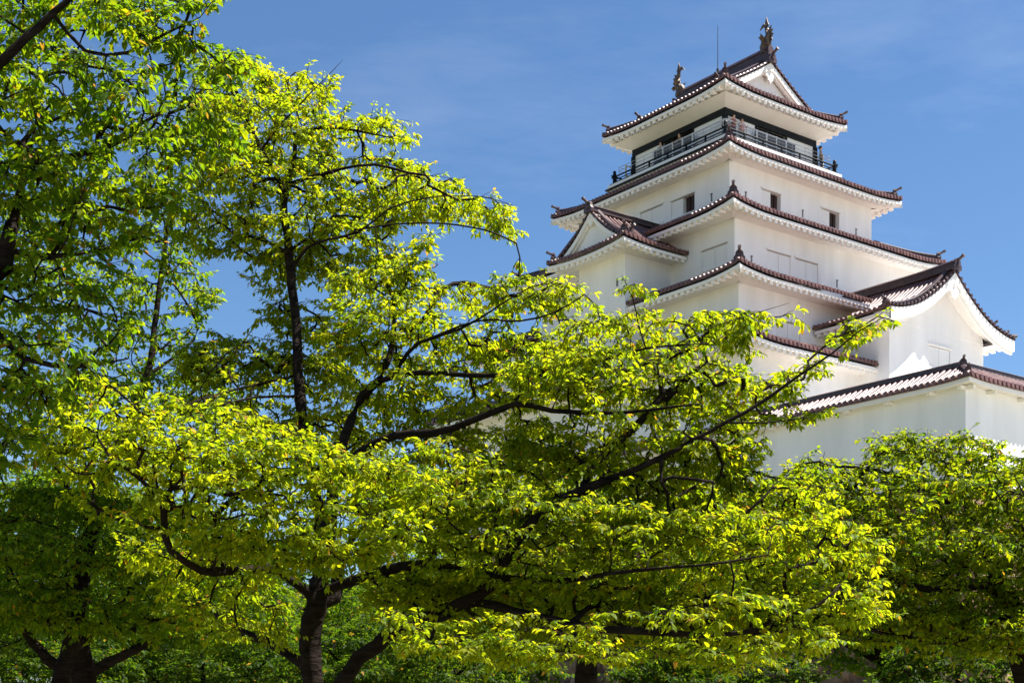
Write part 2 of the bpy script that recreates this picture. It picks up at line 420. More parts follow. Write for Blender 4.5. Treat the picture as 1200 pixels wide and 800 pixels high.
    for i in range(N + 1):
        r = rb + (rv - .05 - rb) * i / N
        rise = tip * (max(0, (i / N - .55) / .45)) ** 2
        pth.append(O + er * r + Z * (zr - .12 + rise))
    ridge_bar(rm, pth, .50, ridge_h); rm.build('ridge', M_RIDGE, roof, smooth=35)
    om = MB(); onigawara(om, O + er * (rv + .02) + Z * (zr - .05 + tip), tuple(er[:2]), .95); om.build('ridge_end_tile', M_RIDGE, roof, smooth=35)
    if skirt:
        for s in (-1, 1):
            path = []; q = rf_ - rv
            for i in range(8):
                d = .3 + (q - .3) * i / 7
                path.append(O + er * (rf_ - d) + ec * (s * (w - d)) + Z * (ze + .13 + h(d) + up * upturn(d) * max(0, 1 - d / 2.2) ** 1.5))
            cm = MB(); ridge_bar(cm, path, .32, .32); onigawara(cm, path[0] + Z * .05, tuple((er + ec * s)[:2]), .8); cm.build('corner_ridge', M_RIDGE, roof, smooth=35)
    return roof

# ------------------------------------------------------------------ walls with openings
def wall_face(mb, O, e, out, u0, u1, v0, v1, holes=(), depth=.10):
    O, e, out = map(lambda a: np.array(a, float), (O, e, out)); Z = np.array((0, 0, 1.0))
    us = sorted({u0, u1, *[h[0] for h in holes], *[h[1] for h in holes]}); vs = sorted({v0, v1, *[h[2] for h in holes], *[h[3] for h in holes]})
    P = lambda u, v, d=0: O + e * u + Z * v - out * d
    for i in range(len(us) - 1):
        for j in range(len(vs) - 1):
            uc, vc = (us[i] + us[i + 1]) / 2, (vs[j] + vs[j + 1]) / 2
            if any(h[0] < uc < h[1] and h[2] < vc < h[3] for h in holes): continue
            mb.add([P(us[i], vs[j]), P(us[i + 1], vs[j]), P(us[i + 1], vs[j + 1]), P(us[i], vs[j + 1])], [(0, 1, 2, 3)])
    for h in holes:
        dp = h[4] if len(h) > 4 else depth
        a, b, c, d = (h[0], h[2]), (h[1], h[2]), (h[1], h[3]), (h[0], h[3])
        for p, q in ((a, b), (b, c), (c, d), (d, a)):
            mb.add([P(*p), P(*q), P(*q, dp), P(*p, dp)], [(0, 1, 2, 3)])

def storey(root, a, b, z0, z1, left=(), right=(), mat=None, name='wall', loop_l=(), loop_r=()):
    """four plastered walls; left/right list windows as (centre, z_top, half_width, height, kind) with kind closed | open+ | open-"""
    mb = MB(); wins = []
    faces = [((0, -b, 0), (1, 0, 0), (0, -1, 0), a, right), ((-a, 0, 0), (0, 1, 0), (-1, 0, 0), b, left),
             ((0, b, 0), (1, 0, 0), (0, 1, 0), a, ()), ((a, 0, 0), (0, 1, 0), (1, 0, 0), b, ())]
    for O, e, out, half, ws in faces:
        holes = [(c - hw, c + hw, zt - hh, zt, .14 if k == 'closed' else .45) for c, zt, hw, hh, k in ws]
        wall_face(mb, O, e, out, -half, half, z0, z1, holes)
        wins += [(O, e, out, w) for w in ws]
    # lid so that no light leaks in
    mb.add([(-a, -b, z1), (a, -b, z1), (a, b, z1), (-a, b, z1)], [(0, 1, 2, 3)])
    wall = mb.build(name, mat or M_PLASTER, root)
    for O, e, out, (c, zt, hw, hh, k) in wins:
        n = -np.array(out, float)
        sm = MB()
        spans = [(c - hw + .015, c - .015), (c + .015, c + hw - .015)]
        shut = spans if k == 'closed' else [spans[0] if k == 'open+' else spans[1]]
        for s0, s1 in shut: sm.obox(O, e, n, s0, s1, .055, .135, zt - hh + .02, zt - .05)
        if k != 'closed':
            s0, s1 = shut[0]; sm.obox(O, e, n, s0, s1, .136, .44, zt - hh + .02, zt - .05)
        sm.obox(O, e, n, c - hw - .08, c + hw + .08, -.07, .05, zt + .002, zt + .085)      # lintel
        sm.obox(O, e, n, c - hw - .05, c + hw + .05, -.05, .05, zt - hh - .072, zt - hh - .002)
        sm.build('window_shutter', M_SHUT, wall)
        if k != 'closed':
            pm = MB(); s0, s1 = spans[1] if k == 'open+' else spans[0]
            pm.obox(O, e, n, s0 - .02, s1 + .02, .30, .44, zt - hh + .01, zt - .01)
            for i in range(1, 3):
                u = s0 + (s1 - s0) * i / 3; pm.obox(O, e, n, u - .025, u + .025, .22, .29, zt - hh + .01, zt - .01)
            pm.build('window_opening', M_PANE, wall)
    for O, e, out, lst in ((faces[0][0], faces[0][1], faces[0][2], loop_r), (faces[1][0], faces[1][1], faces[1][2], loop_l)):
        for u, z in lst:
            lm = MB(); n = -np.array(out, float)
            lm.obox(O, e, n, u - .05, u + .05, -.02, .05, z - .20, z + .20); lm.obox(O, e, n, u - .075, u + .075, -.05, .05, z + .201, z + .25)
            lm.build('loophole', M_SLOT, wall)
    return wall

# ------------------------------------------------------------------ the tower
ZB = 13.6
tower = empty('castle_tower', (CC[0], CC[1], ZB), TH)
props(tower, 'white plastered five storey castle keep with dark red-brown tiled roofs', 'castle')

def hitL(px, xl):
    d = np.array([(px - CXP) / FPX, 1.0]); t = (xl + CC @ RX) / (d @ RX); p = t * d; return float((p - CC) @ LY), float(p[1])
def hitR(px, yl):
    d = np.array([(px - CXP) / FPX, 1.0]); t = (yl + CC @ LY) / (d @ LY); p = t * d; return float((p - CC) @ RX), float(p[1])
def zpx(py, Y): return EYE + (HOR - py) * Y / FPX
def LL(lst, a):
    r = []
    for px, py in lst: y, Y = hitL(px, -a); r.append((y, zpx(py, Y)))
    return r
def RR(lst, b):
    r = []
    for px, py in lst: x, Y = hitR(px, -b); r.append((x, zpx(py, Y)))
    return r

storey(tower, 11.8, 12.9, ZB, 21.0, loop_r=[(-9.5, 18.6), (-5.5, 18.6)])
storey(tower, 10.0, 10.8, 21.9, 25.25, left=[(-7.55, 23.8, 1.0, 1.0, 'closed')], right=[(-6.1, 23.75, .98, 1.0, 'closed')], loop_r=RR([(888, 387)], 10.8))
storey(tower, 7.9, 8.5, 26.2, 29.8, left=[(-6.95, 28.5, 1.0, 1.15, 'closed')], right=[(-4.3, 28.48, .98, 1.1, 'closed'), (-1.95, 28.48, .98, 1.1, 'closed')],
       loop_r=RR([(880.6, 305), (980.7, 333)], 8.5))
storey(tower, 6.3, 6.58, 30.8, 33.95, left=[(-.1, 32.95, .98, 1.05, 'closed'), (-2.8, 32.85, .98, 1.05, 'open-')], right=[(-2.82, 32.85, .82, 1.0, 'open+'), (2.40, 32.88, .84, 1.0, 'open+')],
       loop_l=LL([(834, 232)], 6.3), loop_r=RR([(873.8, 230), (940.5, 251), (1003, 273)], 6.58))

skirt_roof(tower, 13.2, 14.3, 10.0, 10.8, 11.8, 12.9, 21.15, 1.45, cut={0: (-13.2, -1.6)})
skirt_roof(tower, 11.4, 12.2, 7.9, 8.5, 10.0, 10.8, 25.40, 1.55, cut={0: (-11.4, -.7), 3: (3.45, 12.2)})
skirt_roof(tower, 9.4, 9.85, 6.3, 6.58, 7.9, 8.5, 29.92, 1.45)
skirt_roof(tower, 7.66, 7.89, 5.05, 5.05, 6.3, 6.58, 34.08, .92, up=.24)

# left hand bay with its hip and gable roof
WC = -1.5
bay = MB()
for O, e, out, u0, u1 in (((-11.5, 0, 0), (0, 1, 0), (-1, 0, 0), WC - 2.0, WC + 2.0), ((0, WC - 2.0, 0), (1, 0, 0), (0, -1, 0), -11.5, -7.8), ((0, WC + 2.0, 0), (1, 0, 0), (0, 1, 0), -11.5, -7.8)):
    wall_face(bay, O, e, out, u0, u1, ZB, 28.5)
bw = bay.build('bay_wall', M_PLASTER, tower)
for y, z in LL([(723.5, 331)], 11.5):
    lm = MB(); lm.box(-11.54, -11.45, y - .06, y + .06, z - .22, z + .22); lm.build('loophole', M_SLOT, bw)
gable_roof(tower, 'bay_roof', (0, WC, 0), (-1, 0, 0), (0, 1, 0), 3.4, 12.85, 12.45, 6.5, 28.55, 2.45, lambda u: .52 * u + .48 * u * u, 2.0, up=.22, ridge_h=.40, board=.30, gset=.35, ornament=.62, ov_front=1.35, eave_back=7.95)

# right hand bay: a broad gable facing the camera
TC, TW = 1.45, 4.25
tb = MB(); TY = 15.0
wz = 22.72
hw_ = [(-.98 + (1.6 - TC) + TC, TC + .98 + (1.6 - TC), wz - 1.1, wz, .14)]
def gz_turret(u): return 2.75 * (.2 * u + .8 * u * u)
wall_face(tb, (0, -TY, 0), (1, 0, 0), (0, -1, 0), TC - TW, TC + TW, ZB, 23.56, [(.62, 2.58, wz - 1.15, wz, .14)])
wall_face(tb, (TC - TW, 0, 0), (0, 1, 0), (-1, 0, 0), -TY, -8.4, ZB, 23.6)
wall_face(tb, (TC + TW, 0, 0), (0, 1, 0), (1, 0, 0), -TY, -8.4, ZB, 23.6)
tw = tb.build('bay_wall', M_PLASTER, tower)
sm = MB()
for s0, s1 in ((.635, 1.585), (1.615, 2.565)): sm.obox((0, -TY, 0), (1, 0, 0), (0, 1, 0), s0, s1, .055, .135, wz - 1.13, wz - .05)
sm.obox((0, -TY, 0), (1, 0, 0), (0, 1, 0), .55, 2.65, -.07, .05, wz + .002, wz + .085)
sm.build('window_shutter', M_SHUT, tw)
gable_roof(tower, 'bay_roof', (TC, 0, 0), (0, -1, 0), (1, 0, 0), 5.6, TY + 1.2, TY + 1.2, 8.3, 23.62, 2.95, lambda u: .2 * u + .8 * u * u, TW, up=.12, skirt=False, gset=1.192, ridge_h=.55, board=.55, ornament=1.15, eave_back=10.9, tip=.12)

# ---- top storey, balcony and roof
tp = MB(); W5 = 3.96; Z50, Z51 = 36.0, 38.25
for O, e, out in (((0, -W5, 0), (1, 0, 0), (0, -1, 0)), ((-W5, 0, 0), (0, 1, 0), (-1, 0, 0)), ((0, W5, 0), (1, 0, 0), (0, 1, 0)), ((W5, 0, 0), (0, 1, 0), (1, 0, 0))):
    wall_face(tp, O, e, out, -W5, W5, Z50, Z51, [(-1.32, 1.36, Z50, Z51 - .28, .18)])
w5 = tp.build('wall', M_PLASTER, tower)
im = MB()
for sx, sy in ((1, 0), (-1, 0), (0, 1), (0, -1)):
    pass
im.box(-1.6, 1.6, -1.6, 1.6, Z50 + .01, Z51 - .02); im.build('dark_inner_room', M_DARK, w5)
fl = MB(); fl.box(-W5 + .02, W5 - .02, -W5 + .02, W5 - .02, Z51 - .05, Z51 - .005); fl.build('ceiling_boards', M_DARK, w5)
bm_ = MB()
for sx in (-1, 1):
    bm_.box(sx * (W5 + .02) - .09, sx * (W5 + .02) + .09, -W5 - .12, W5 + .12, Z51 - .32, Z51 + .10)
    bm_.box(-W5 - .117, W5 + .117, sx * (W5 + .02) - .087, sx * (W5 + .02) + .087, Z51 - .318, Z51 + .098)
    for sy in (-1, 1): bm_.box(sx * (W5 + .03) - .13, sx * (W5 + .03) + .13, sy * (W5 + .03) - .13, sy * (W5 + .03) + .13, Z50, Z51 - .36)
for k in (-1.34, 1.38):
    for s in (-1, 1):
        bm_.box(k - .05, k + .05, s * (W5 + .02) - .05, s * (W5 + .02) + .05, Z50, Z51 - .36); bm_.box(s * (W5 + .02) - .05, s * (W5 + .02) + .05, k - .05, k + .05, Z50, Z51 - .36)
bm_.build('timber_beams', M_BLACK, w5)

dk = MB()
dk.box(-5.08, 5.08, -5.08, 5.08, 35.96, 36.06)
dk.box(-5.30, 5.30, -5.30, 5.30, 35.64, 35.72)
deck = dk.build('balcony_deck', M_BLACK, tower)
db = MB(); db.box(-5.12, 5.12, -5.12, 5.12, 35.30, 35.64); db.box(-5.18, 5.18, -5.18, 5.18, 35.72, 35.96); db.build('white_base_board', M_TRIM, deck)
rl = MB(); RH = 4.86
for s in (-1, 1):
    for z, r in ((36.17, .035), (36.33, .035), (36.53, .052)):
        x_ = .26 if r > .05 else .12
        rl.tube([(s * RH, -RH - x_, z), (s * RH, RH + x_, z)], r, 8); rl.tube([(-RH - x_, s * RH, z + .004), (RH + x_, s * RH, z + .004)], r, 8)
rail = rl.build('black_railing', M_BLACK, deck, smooth=40)
for sx in (-1, 1):
    for sy in (-1, 1):
        pm = MB(); pm.box(sx * RH - .085, sx * RH + .085, sy * RH - .085, sy * RH + .085, 36.06, 36.72)
        pm.tube([(sx * RH, sy * RH, 36.72), (sx * RH, sy * RH, 36.77), (sx * RH, sy * RH, 36.86), (sx * RH, sy * RH, 36.94)], [.06, .11, .10, .02], 8); pm.build('railing_post', M_BLACK, deck, smooth=40)
for k in range(1, 6):
    u = -RH + 2 * RH * k / 6
    for s in (-1, 1):
        pm = MB(); pm.box(s * RH - .045, s * RH + .045, u - .045, u + .045, 36.06, 36.50); pm.build('railing_post', M_BLACK, deck)
        pm = MB(); pm.box(u - .045, u + .045, s * RH - .045, s * RH + .045, 36.06, 36.50); pm.build('railing_post', M_BLACK, deck)
gd = MB(); GH = 4.66
for s in (-1, 1):
    for z in (37.12, 36.90):
        gd.tube([(s * GH, -GH, z), (s * GH, GH, z)], .016, 6); gd.tube([(-GH, s * GH, z), (GH, s * GH, z)], .016, 6)
    for k in range(9):
        u = -GH + 2 * GH * k / 8
        gd.tube([(s * GH, u, 36.06), (s * GH, u, 37.12)], .018, 6)
        if 0 < k < 8: gd.tube([(u, s * GH, 36.06), (u, s * GH, 37.12)], .018, 6)
gd.build('safety_railing', M_METAL, deck, smooth=40)
# pale framed screens standing along the middle of each side and at the corners
SH = 4.42
for s in (-1, 1):
    for (O, e, n) in (((0, s * SH, 0), (1, 0, 0), (0, 1, 0)), ((s * SH, 0, 0), (0, 1, 0), (1, 0, 0))):
        sf, sp_ = MB(), MB()
        for k in range(-3, 4):
            u0 = -1.72 + k * .86; u1 = u0 + .86
            if k == -3: sf.obox(O, e, n, u0 - .05, u0 + .05, -.03, .03, 36.06, 37.30)
            sf.obox(O, e, n, u1 - .05, u1 + .05, -.03, .03, 36.06, 37.30)
            for z in (36.10, 36.58, 37.20): sf.obox(O, e, n, u0 + .05, u1 - .05, -.028, .028, z, z + .085)
            if k >= 0: sp_.obox(O, e, n, u0 + .05, u1 - .05, -.008, .008, 36.19, 37.20)
        sf.build('screen_frame', M_WMETAL, deck); sp_.build('screen_mesh', M_MESH, deck)

deck.location.z += .15

H5 = 3.05
hf5 = lambda u: .82 * u + .18 * u * u
for er in ((0, -1, 0), (0, 1, 0)):
    gable_roof(tower, 'top_roof', (0, 0, 0), er, (1, 0, 0), 5.45, 5.42, 4.05, 0.0, 39.05, H5, hf5, W5, up=.24, ridge_h=1.0, board=.40, gset=.5, ornament=1.0)
# soffit closing the top eaves to the wall head
ts = MB(); ts.box(-4.3, 4.3, -4.3, 4.3, 38.50, 38.62); ts.build('eave_ceiling', M_TRIM, w5)
# the sloping plaster between eave and beam
tv = MB()
for k, (out, al) in enumerate(SIDES):
    out, al = np.array(out, float), np.array(al, float); Z = np.array((0, 0, 1.0))
    tv.loft([[out * 5.0 + al * (-5.0) + Z * 38.70, out * 5.0 + al * 5.0 + Z * 38.70], [out * 4.04 + al * (-4.04) + Z * 38.30, out * 4.04 + al * 4.04 + Z * 38.30]])
tv.build('sloping_soffit', M_TRIM, w5)

def shachi(y, s):
    """roof-end fish: head down on the ridge, body arching up to a forked tail"""
    f = MB(); zr = 43.0; n = np.array((0, -s, 0.0)); Z = np.array((0, 0, 1.0)); c = np.array((0, y, zr)); X = np.array((1.0, 0, 0))
    P = lambda r, z, x=0: c + n * r + Z * z + X * x
    f.tube([P(.42, .12), P(.34, .20), P(.18, .28), P(-.05, .45), P(-.16, .78), P(-.12, 1.08), P(0, 1.32), P(.06, 1.52)],
           [(.10, .08), (.22, .18), (.28, .25), (.29, .27), (.24, .22), (.18, .16), (.11, .11), (.05, .06)], 10)
    def plate(pts, t=.05):
        f.prism([np.array(p) - X * t / 2 for p in pts], X * t)
    plate([P(.02, 1.34), P(.10, 1.66), P(-.02, 2.02), P(-.10, 1.72), P(-.20, 1.50), P(-.10, 1.30)], .07)
    plate([P(.02, 1.36), P(.26, 1.48), P(.52, 1.38), P(.36, 1.60), P(.16, 1.70)], .07)
    plate([P(-.25, 1.30), P(-.42, 1.36), P(-.36, 1.16), P(-.54, 1.10), P(-.42, .94), P(-.58, .82), P(-.42, .66), P(-.50, .48), P(-.30, .36), P(-.22, .8)], .06)
    for sx in (-1, 1):
        f.prism([P(.10, .42, sx * .22), P(.24, .78, sx * .42), P(.04, .70, sx * .46), P(-.02, .86, sx * .52), P(-.14, .62, sx * .30)], n * .05)
        f.prism([P(-.1, .20, sx * .24), P(-.02, .34, sx * .50), P(-.2, .26, sx * .52), P(-.22, .14, sx * .30)], n * .05)
        f.tube([P(.24, .36, sx * .15), P(.24, .40, sx * .24)], [.07, .03], 8)
    f.tube([P(.1, -.2), P(.1, .2)], [.34, .28], 8)
    return f.build('fish_finial', M_BRONZE, tower, smooth=40)
shachi(-3.62, -1); shachi(4.0, 1)
rod = MB(); rod.tube([(0, .5, 42.8), (0, .5, 43.4), (0, .5, 46.1)], [.05, .03, .018], 6); rod.tube([(0, .5, 43.0), (0, .5, 43.35)], .09, 8); rod.build('lightning_rod', M_ROD, tower)

# ------------------------------------------------------------------ visitors on the balcony
def person(lx, ly, face, label, top, legs, arm=0, s=1.0):
    p = CC + RX * lx + LY * ly
    r = empty('person', (p[0], p[1], 36.21), TH + face); props(r, label, 'person', 'visitors on the top balcony')
    me = bpy.data.meshes.new('body')
    J = [(0, 0, .95), (0, .0, 1.18), (0, .01, 1.38), (0, .02, 1.47), (0, -.02, 1.60), (0, -.01, 1.70)]
    Rr = [(.16, .115), (.15, .11), (.17, .115), (.06, .06), (.085, .10), (.065, .075)]
    E = [(0, 1), (1, 2), (2, 3), (3, 4), (4, 5)]
    for sx in (-1, 1):
        b = len(J)
        J += [(sx * .10, 0, .88), (sx * .11, -.02, .48), (sx * .11, .02, .08), (sx * .12, -.14, .04)]; Rr += [(.10, .10), (.065, .065), (.045, .045), (.04, .035)]
        E += [(0, b), (b, b + 1), (b + 1, b + 2), (b + 2, b + 3)]
        b = len(J)
        if arm: J += [(sx * .20, .01, 1.38), (sx * .25, -.12, 1.14), (sx * .18, -.34, 1.16), (sx * .16, -.42, 1.14)]
        else: J += [(sx * .20, .01, 1.38), (sx * .25, .02, 1.12), (sx * .25, -.10, .90), (sx * .25, -.13, .80)]
        Rr += [(.065, .065), (.048, .048), (.036, .036), (.035, .03)]
        E += [(2, b), (b, b + 1), (b + 1, b + 2), (b + 2, b + 3)]
    me.from_pydata([(x * s, y * s, z * s) for x, y, z in J], E, [])
    o = bpy.data.objects.new('body', me); COL.objects.link(o); o.parent = r
    sk = o.modifiers.new('skin', 'SKIN'); ss = o.modifiers.new('sub', 'SUBSURF'); ss.levels = ss.render_levels = 2
    sv = me.skin_vertices[0].data if me.skin_vertices else None
    if sv is None:
        me.skin_vertices.new() if hasattr(me.skin_vertices, 'new') else None
        sv = me.skin_vertices[0].data
    for i, q in enumerate(Rr): sv[i].radius = (q[0] * s, q[1] * s)
    sv[0].use_root = True
    for m in (cloth('shirt_cloth', top), cloth('trouser_cloth', legs), M_SKIN): me.materials.append(m)
    # bake so that clothing and skin can be told apart by height
    dg = bpy.context.evaluated_depsgraph_get(); bm2 = bpy.data.meshes.new_from_object(o.evaluated_get(dg)); o.modifiers.clear(); o.data = bm2
    for m in [mm for mm in me.materials]:
        if len(bm2.materials) < 3: bm2.materials.append(m)
    for pl in bm2.polygons:
        z = pl.center[2] / s; pl.use_smooth = True
        far = pl.center[1] < -.36 * s and arm
        pl.material_index = 2 if (z > 1.45 or far or (not arm and z < .86 and abs(pl.center[0]) > .215 * s)) else (0 if z > .93 or (abs(pl.center[0]) > .2 * s and z > .8) else 1)
    hm = MB(); rows = []
    for i in range(7):
        t = i / 6 * math.pi * .62; rr = .112 * math.sin(t) + .002; z = 1.655 + .118 * math.cos(t)
        rows.append([((rr * .92 * math.cos(a)) * s, (.012 + rr * 1.05 * math.sin(a) + (.03 if t > 1.2 else 0)) * s, z * s) for a in [2 * math.pi * k / 12 for k in range(12)]])
    hm.loft(rows, True); h = hm.build('hair', M_HAIR, None, smooth=60); h.parent = r
    fm = MB()
    fm.tube([(0, -.085 * s, 1.625 * s), (0, -.122 * s, 1.595 * s)], [.012 * s, .018 * s], 6); fm.build('nose', M_SKIN, None).parent = r
    return r
person(4.25, -4.28, math.radians(40), 'dark haired visitor in a tan jacket at the right end of the balcony', (.34, .24, .16), (.05, .06, .09))
person(-3.55, -4.28, 0, 'visitor in a dull red top at the near balcony corner', (.34, .12, .11), (.06, .07, .12), 1)
person(-2.85, -4.28, math.radians(-15), 'visitor in a pink top beside the dull red one near the balcony corner', (.62, .34, .34), (.20, .18, .17), 1, .96)
person(-4.20, -.35, math.radians(-90), 'visitor in a brown top before the dark opening on the left balcony', (.16, .09, .06), (.05, .05, .06), 1)
person(-4.20, 1.30, math.radians(-80), 'visitor in a grey shirt by the far white panel on the left balcony', (.33, .32, .30), (.06, .06, .08), 1)

# ------------------------------------------------------------------ low gallery in front
NC = np.array(px2w(1136.5, 441, 62.0))[:2]
ga = empty('white_gallery', (NC[0], NC[1], 12.35), TH)
props(ga, 'low white plastered corner gallery with a single tiled roof below the keep', 'gallery')
NW, NOV, NZ, NH = 2.9, .70, 16.62, .88      # width of the range, overhang, eave height, roof rise
gw = MB()
LA, LB = 31.0, 24.0
# wall corner (0,0)+overhang; arms run +y (left arm) and +x (right arm)
o_ = NOV
wall_face(gw, (o_, 0, 0), (0, 1, 0), (-1, 0, 0), o_, LA, 12.35, NZ - .06)
wall_face(gw, (0, o_, 0), (1, 0, 0), (0, -1, 0), o_, LB, 12.35, NZ - .06)
wall_face(gw, (NW - o_, 0, 0), (0, 1, 0), (1, 0, 0), NW - o_, LA, 12.35, NZ - .06)
wall_face(gw, (0, NW - o_, 0), (1, 0, 0), (0, 1, 0), NW - o_, LB, 12.35, NZ - .06)
wall_face(gw, (0, LA, 0), (1, 0, 0), (0, 1, 0), o_, NW - o_, 12.35, NZ - .06); wall_face(gw, (LB, 0, 0), (0, 1, 0), (1, 0, 0), o_, NW - o_, 12.35, NZ - .06)
gwall = gw.build('wall', M_PLASTER, ga)
gr, ge = MB(), MB(); half = NW / 2
zfN = lambda p, d: NZ + .14 + NH * (d / half) * (.9 + .1 * d / half) + .10 * upturn(p, 2.2) * max(0, 1 - d / half)
tile_field(gr, (0, 0, 0), (0, 1, 0), (1, 0, 0), 0, LA, lambda p: (0, min(half, max(.02, p))), zfN, sp=.33, r=.10)
tile_field(gr, (0, 0, 0), (1, 0, 0), (0, 1, 0), 0, LB, lambda p: (0, min(half, max(.02, p))), zfN, sp=.33, r=.10)
zfI = lambda p, d: NZ + .14 + NH * (d / half) * (.9 + .1 * d / half)
tile_field(gr, (NW, 0, 0), (0, 1, 0), (-1, 0, 0), half, LA, lambda p: (max(0, NW - p) if p < NW else 0, half), zfI, sp=.33, r=.10)
tile_field(gr, (0, NW, 0), (1, 0, 0), (0, -1, 0), half, LB, lambda p: (max(0, NW - p) if p < NW else 0, half), zfI, sp=.33, r=.10)
groof = gr.build('roof', M_TILE, ga, smooth=40)
Zv = np.array((0, 0, 1.0))
for O, e, n, LEN in (((0, 0, 0), (0, 1, 0), (1, 0, 0), LA), ((0, 0, 0), (1, 0, 0), (0, 1, 0), LB)):
    O, e, n = map(lambda a: np.array(a, float), (O, e, n)); rows = []
    for i in range(25):
        p = LEN * i / 24 if i else 0.0; u = .10 * upturn(p, 2.2); c = min(1, p / .7 + 1e-6)
        off = lambda d: e * (d if p < .7 else 0) if i == 0 else e * 0
        rows.append([O + e * p + n * d + (e * d if i == 0 else 0) + Zv * (NZ + u * k + z) for d, z, k in ((.07, .02, 1), (.07, -.16, 1), (.22, -.18, 1), (.24, -.10, .8), (NOV + .02, -.06, 0))])
    ge = MB(); ge.loft(rows); ge.build('plastered_eave', M_TRIM, groof)
for k in range(1, 13):
    if k * 2.35 < LA:
        bk = MB(); bk.obox((0, 0, 0), (0, 1, 0), (1, 0, 0), k * 2.35 - .10, k * 2.35 + .10, .26, NOV + .1, NZ - .27, NZ - .10); bk.build('eave_bracket', M_TRIM, groof)
    if k * 2.35 < LB:
        bk = MB(); bk.obox((0, 0, 0), (1, 0, 0), (0, 1, 0), k * 2.35 - .10, k * 2.35 + .10, .26, NOV + .1, NZ - .27, NZ - .10); bk.build('eave_bracket', M_TRIM, groof)
for u in ((.45, .16), (.16, .45)):
    pass
bk = MB(); bk.box(.28, NOV + .1, NOV - .06, NOV + .14, NZ - .27, NZ - .12); bk.build('eave_bracket', M_TRIM, groof)
bk = MB(); bk.box(NOV - .06, NOV + .14, .28, NOV + .098, NZ - .272, NZ - .122); bk.build('eave_bracket', M_TRIM, groof)
rb_ = MB(); ridge_bar(rb_, [(half, LA, NZ + .10 + NH), (half, LA * .5, NZ + .10 + NH), (half, half, NZ + .10 + NH)], .34, .25); rb_.build('ridge', M_RIDGE, groof, smooth=35)
rb_ = MB(); ridge_bar(rb_, [(half + .15, half, NZ + .095 + NH), (LB * .5, half, NZ + .095 + NH), (LB, half, NZ + .095 + NH)], .34, .25); rb_.build('ridge', M_RIDGE, groof, smooth=35)
rb_ = MB(); ridge_bar(rb_, [(.25 + (half - .25) * i / 6,) * 2 + (zfN(.25 + (half - .25) * i / 6, .25 + (half - .25) * i / 6) - .02,) for i in range(7)], .28, .22)
onigawara(rb_, (half - .30, half - .30, NZ + .04 + NH), (-1, -1), .62); onigawara(rb_, (.3, .3, zfN(.3, .3) + .0), (-1, -1), .5); rb_.build('corner_ridge', M_RIDGE, groof, smooth=35)

# ------------------------------------------------------------------ stone walls
def stone_sheet(name, O, e, out, length, z0, z1, batter, seed, cell=(1.15, .78), res=.16, parent=None, u0=0.0, extra=None):
    rng = np.random.default_rng(seed)
    nu, nv = int(length / res), int((z1 - z0) / res)
    U, V = np.meshgrid(np.linspace(0, length, nu), np.linspace(0, z1 - z0, nv), indexing='ij')
    cu, cv = cell; gi, gj = int(length / cu) + 4, int((z1 - z0) / cv) + 4
    jit = rng.uniform(.08, .92, (gi, gj, 2)); hh = rng.uniform(0, 1, (gi, gj)); off = (np.arange(gj) % 2) * .5
    I, J = np.floor(U / cu).astype(int) + 1, np.floor(V / cv).astype(int) + 1
    f1 = np.full(U.shape, 9.); f2 = np.full(U.shape, 9.); tint = np.zeros(U.shape); bul = np.zeros(U.shape)
    for di in (-1, 0, 1, 2):
        for dj in (-1, 0, 1):
            a, b = np.clip(I + di, 0, gi - 1), np.clip(J + dj, 0, gj - 1)
            su = (a - 1 + jit[a, b, 0] - off[b]) * cu; sv = (b - 1 + jit[a, b, 1]) * cv
            d = np.hypot((U - su) * .8, V - sv)
            m = d < f1; f2 = np.where(m, f1, np.minimum(f2, d)); tint = np.where(m, hh[a, b], tint); f1 = np.where(m, d, f1)
    g = np.clip((f2 - f1) / .22, 0, 1); g = g * g * (3 - 2 * g)
    disp = -.42 * (1 - g) + .16 * (tint - .5) + rng.normal(0, .012, U.shape)
    t = V / (z1 - z0); back = batter * (1 - (1 - t) ** 1.6)
    O, e, out = map(lambda x: np.array(x, float), (O, e, out))
    P = O[None, None] + e[None, None] * (U + u0)[..., None] + out[None, None] * (disp - back + batter)[..., None]; P[..., 2] += z0 + V
    # stones at the ends lean in with the corner
    if extra is not None: P += extra(t)[..., None] * e[None, None] * (1 - U / length)[..., None]
    idx = np.arange(nu * nv).reshape(nu, nv)
    F = np.stack([idx[:-1, :-1], idx[1:, :-1], idx[1:, 1:], idx[:-1, 1:]], -1).reshape(-1, 4)
    return mesh_np(name, P.reshape(-1, 3), F, M_STONE, parent, (tint * (.15 + .85 * g)).reshape(-1) * .85 + .15 * rng.uniform(0, 1, nu * nv), smooth=True)

def mesh_np(name, verts, faces, mat, parent=None, tint=None, smooth=False):
    me = bpy.data.meshes.new(name); nv, nf, k = len(verts), len(faces), faces.shape[1]
    me.vertices.add(nv); me.vertices.foreach_set('co', np.ascontiguousarray(verts, dtype=np.float32).ravel())
    me.loops.add(nf * k); me.loops.foreach_set('vertex_index', np.ascontiguousarray(faces, dtype=np.int32).ravel())
    me.polygons.add(nf); me.polygons.foreach_set('loop_start', np.arange(0, nf * k, k, dtype=np.int32))
    if smooth: me.polygons.foreach_set('use_smooth', np.ones(nf, dtype=bool))
    me.update(calc_edges=True)
    if tint is not None:
        a = me.attributes.new('tint', 'FLOAT', 'POINT'); a.data.foreach_set('value', np.ascontiguousarray(tint, dtype=np.float32))
    me.materials.append(mat)
    o = bpy.data.objects.new(name, me); COL.objects.link(o)
    if parent is not None: o.parent = parent
    return o

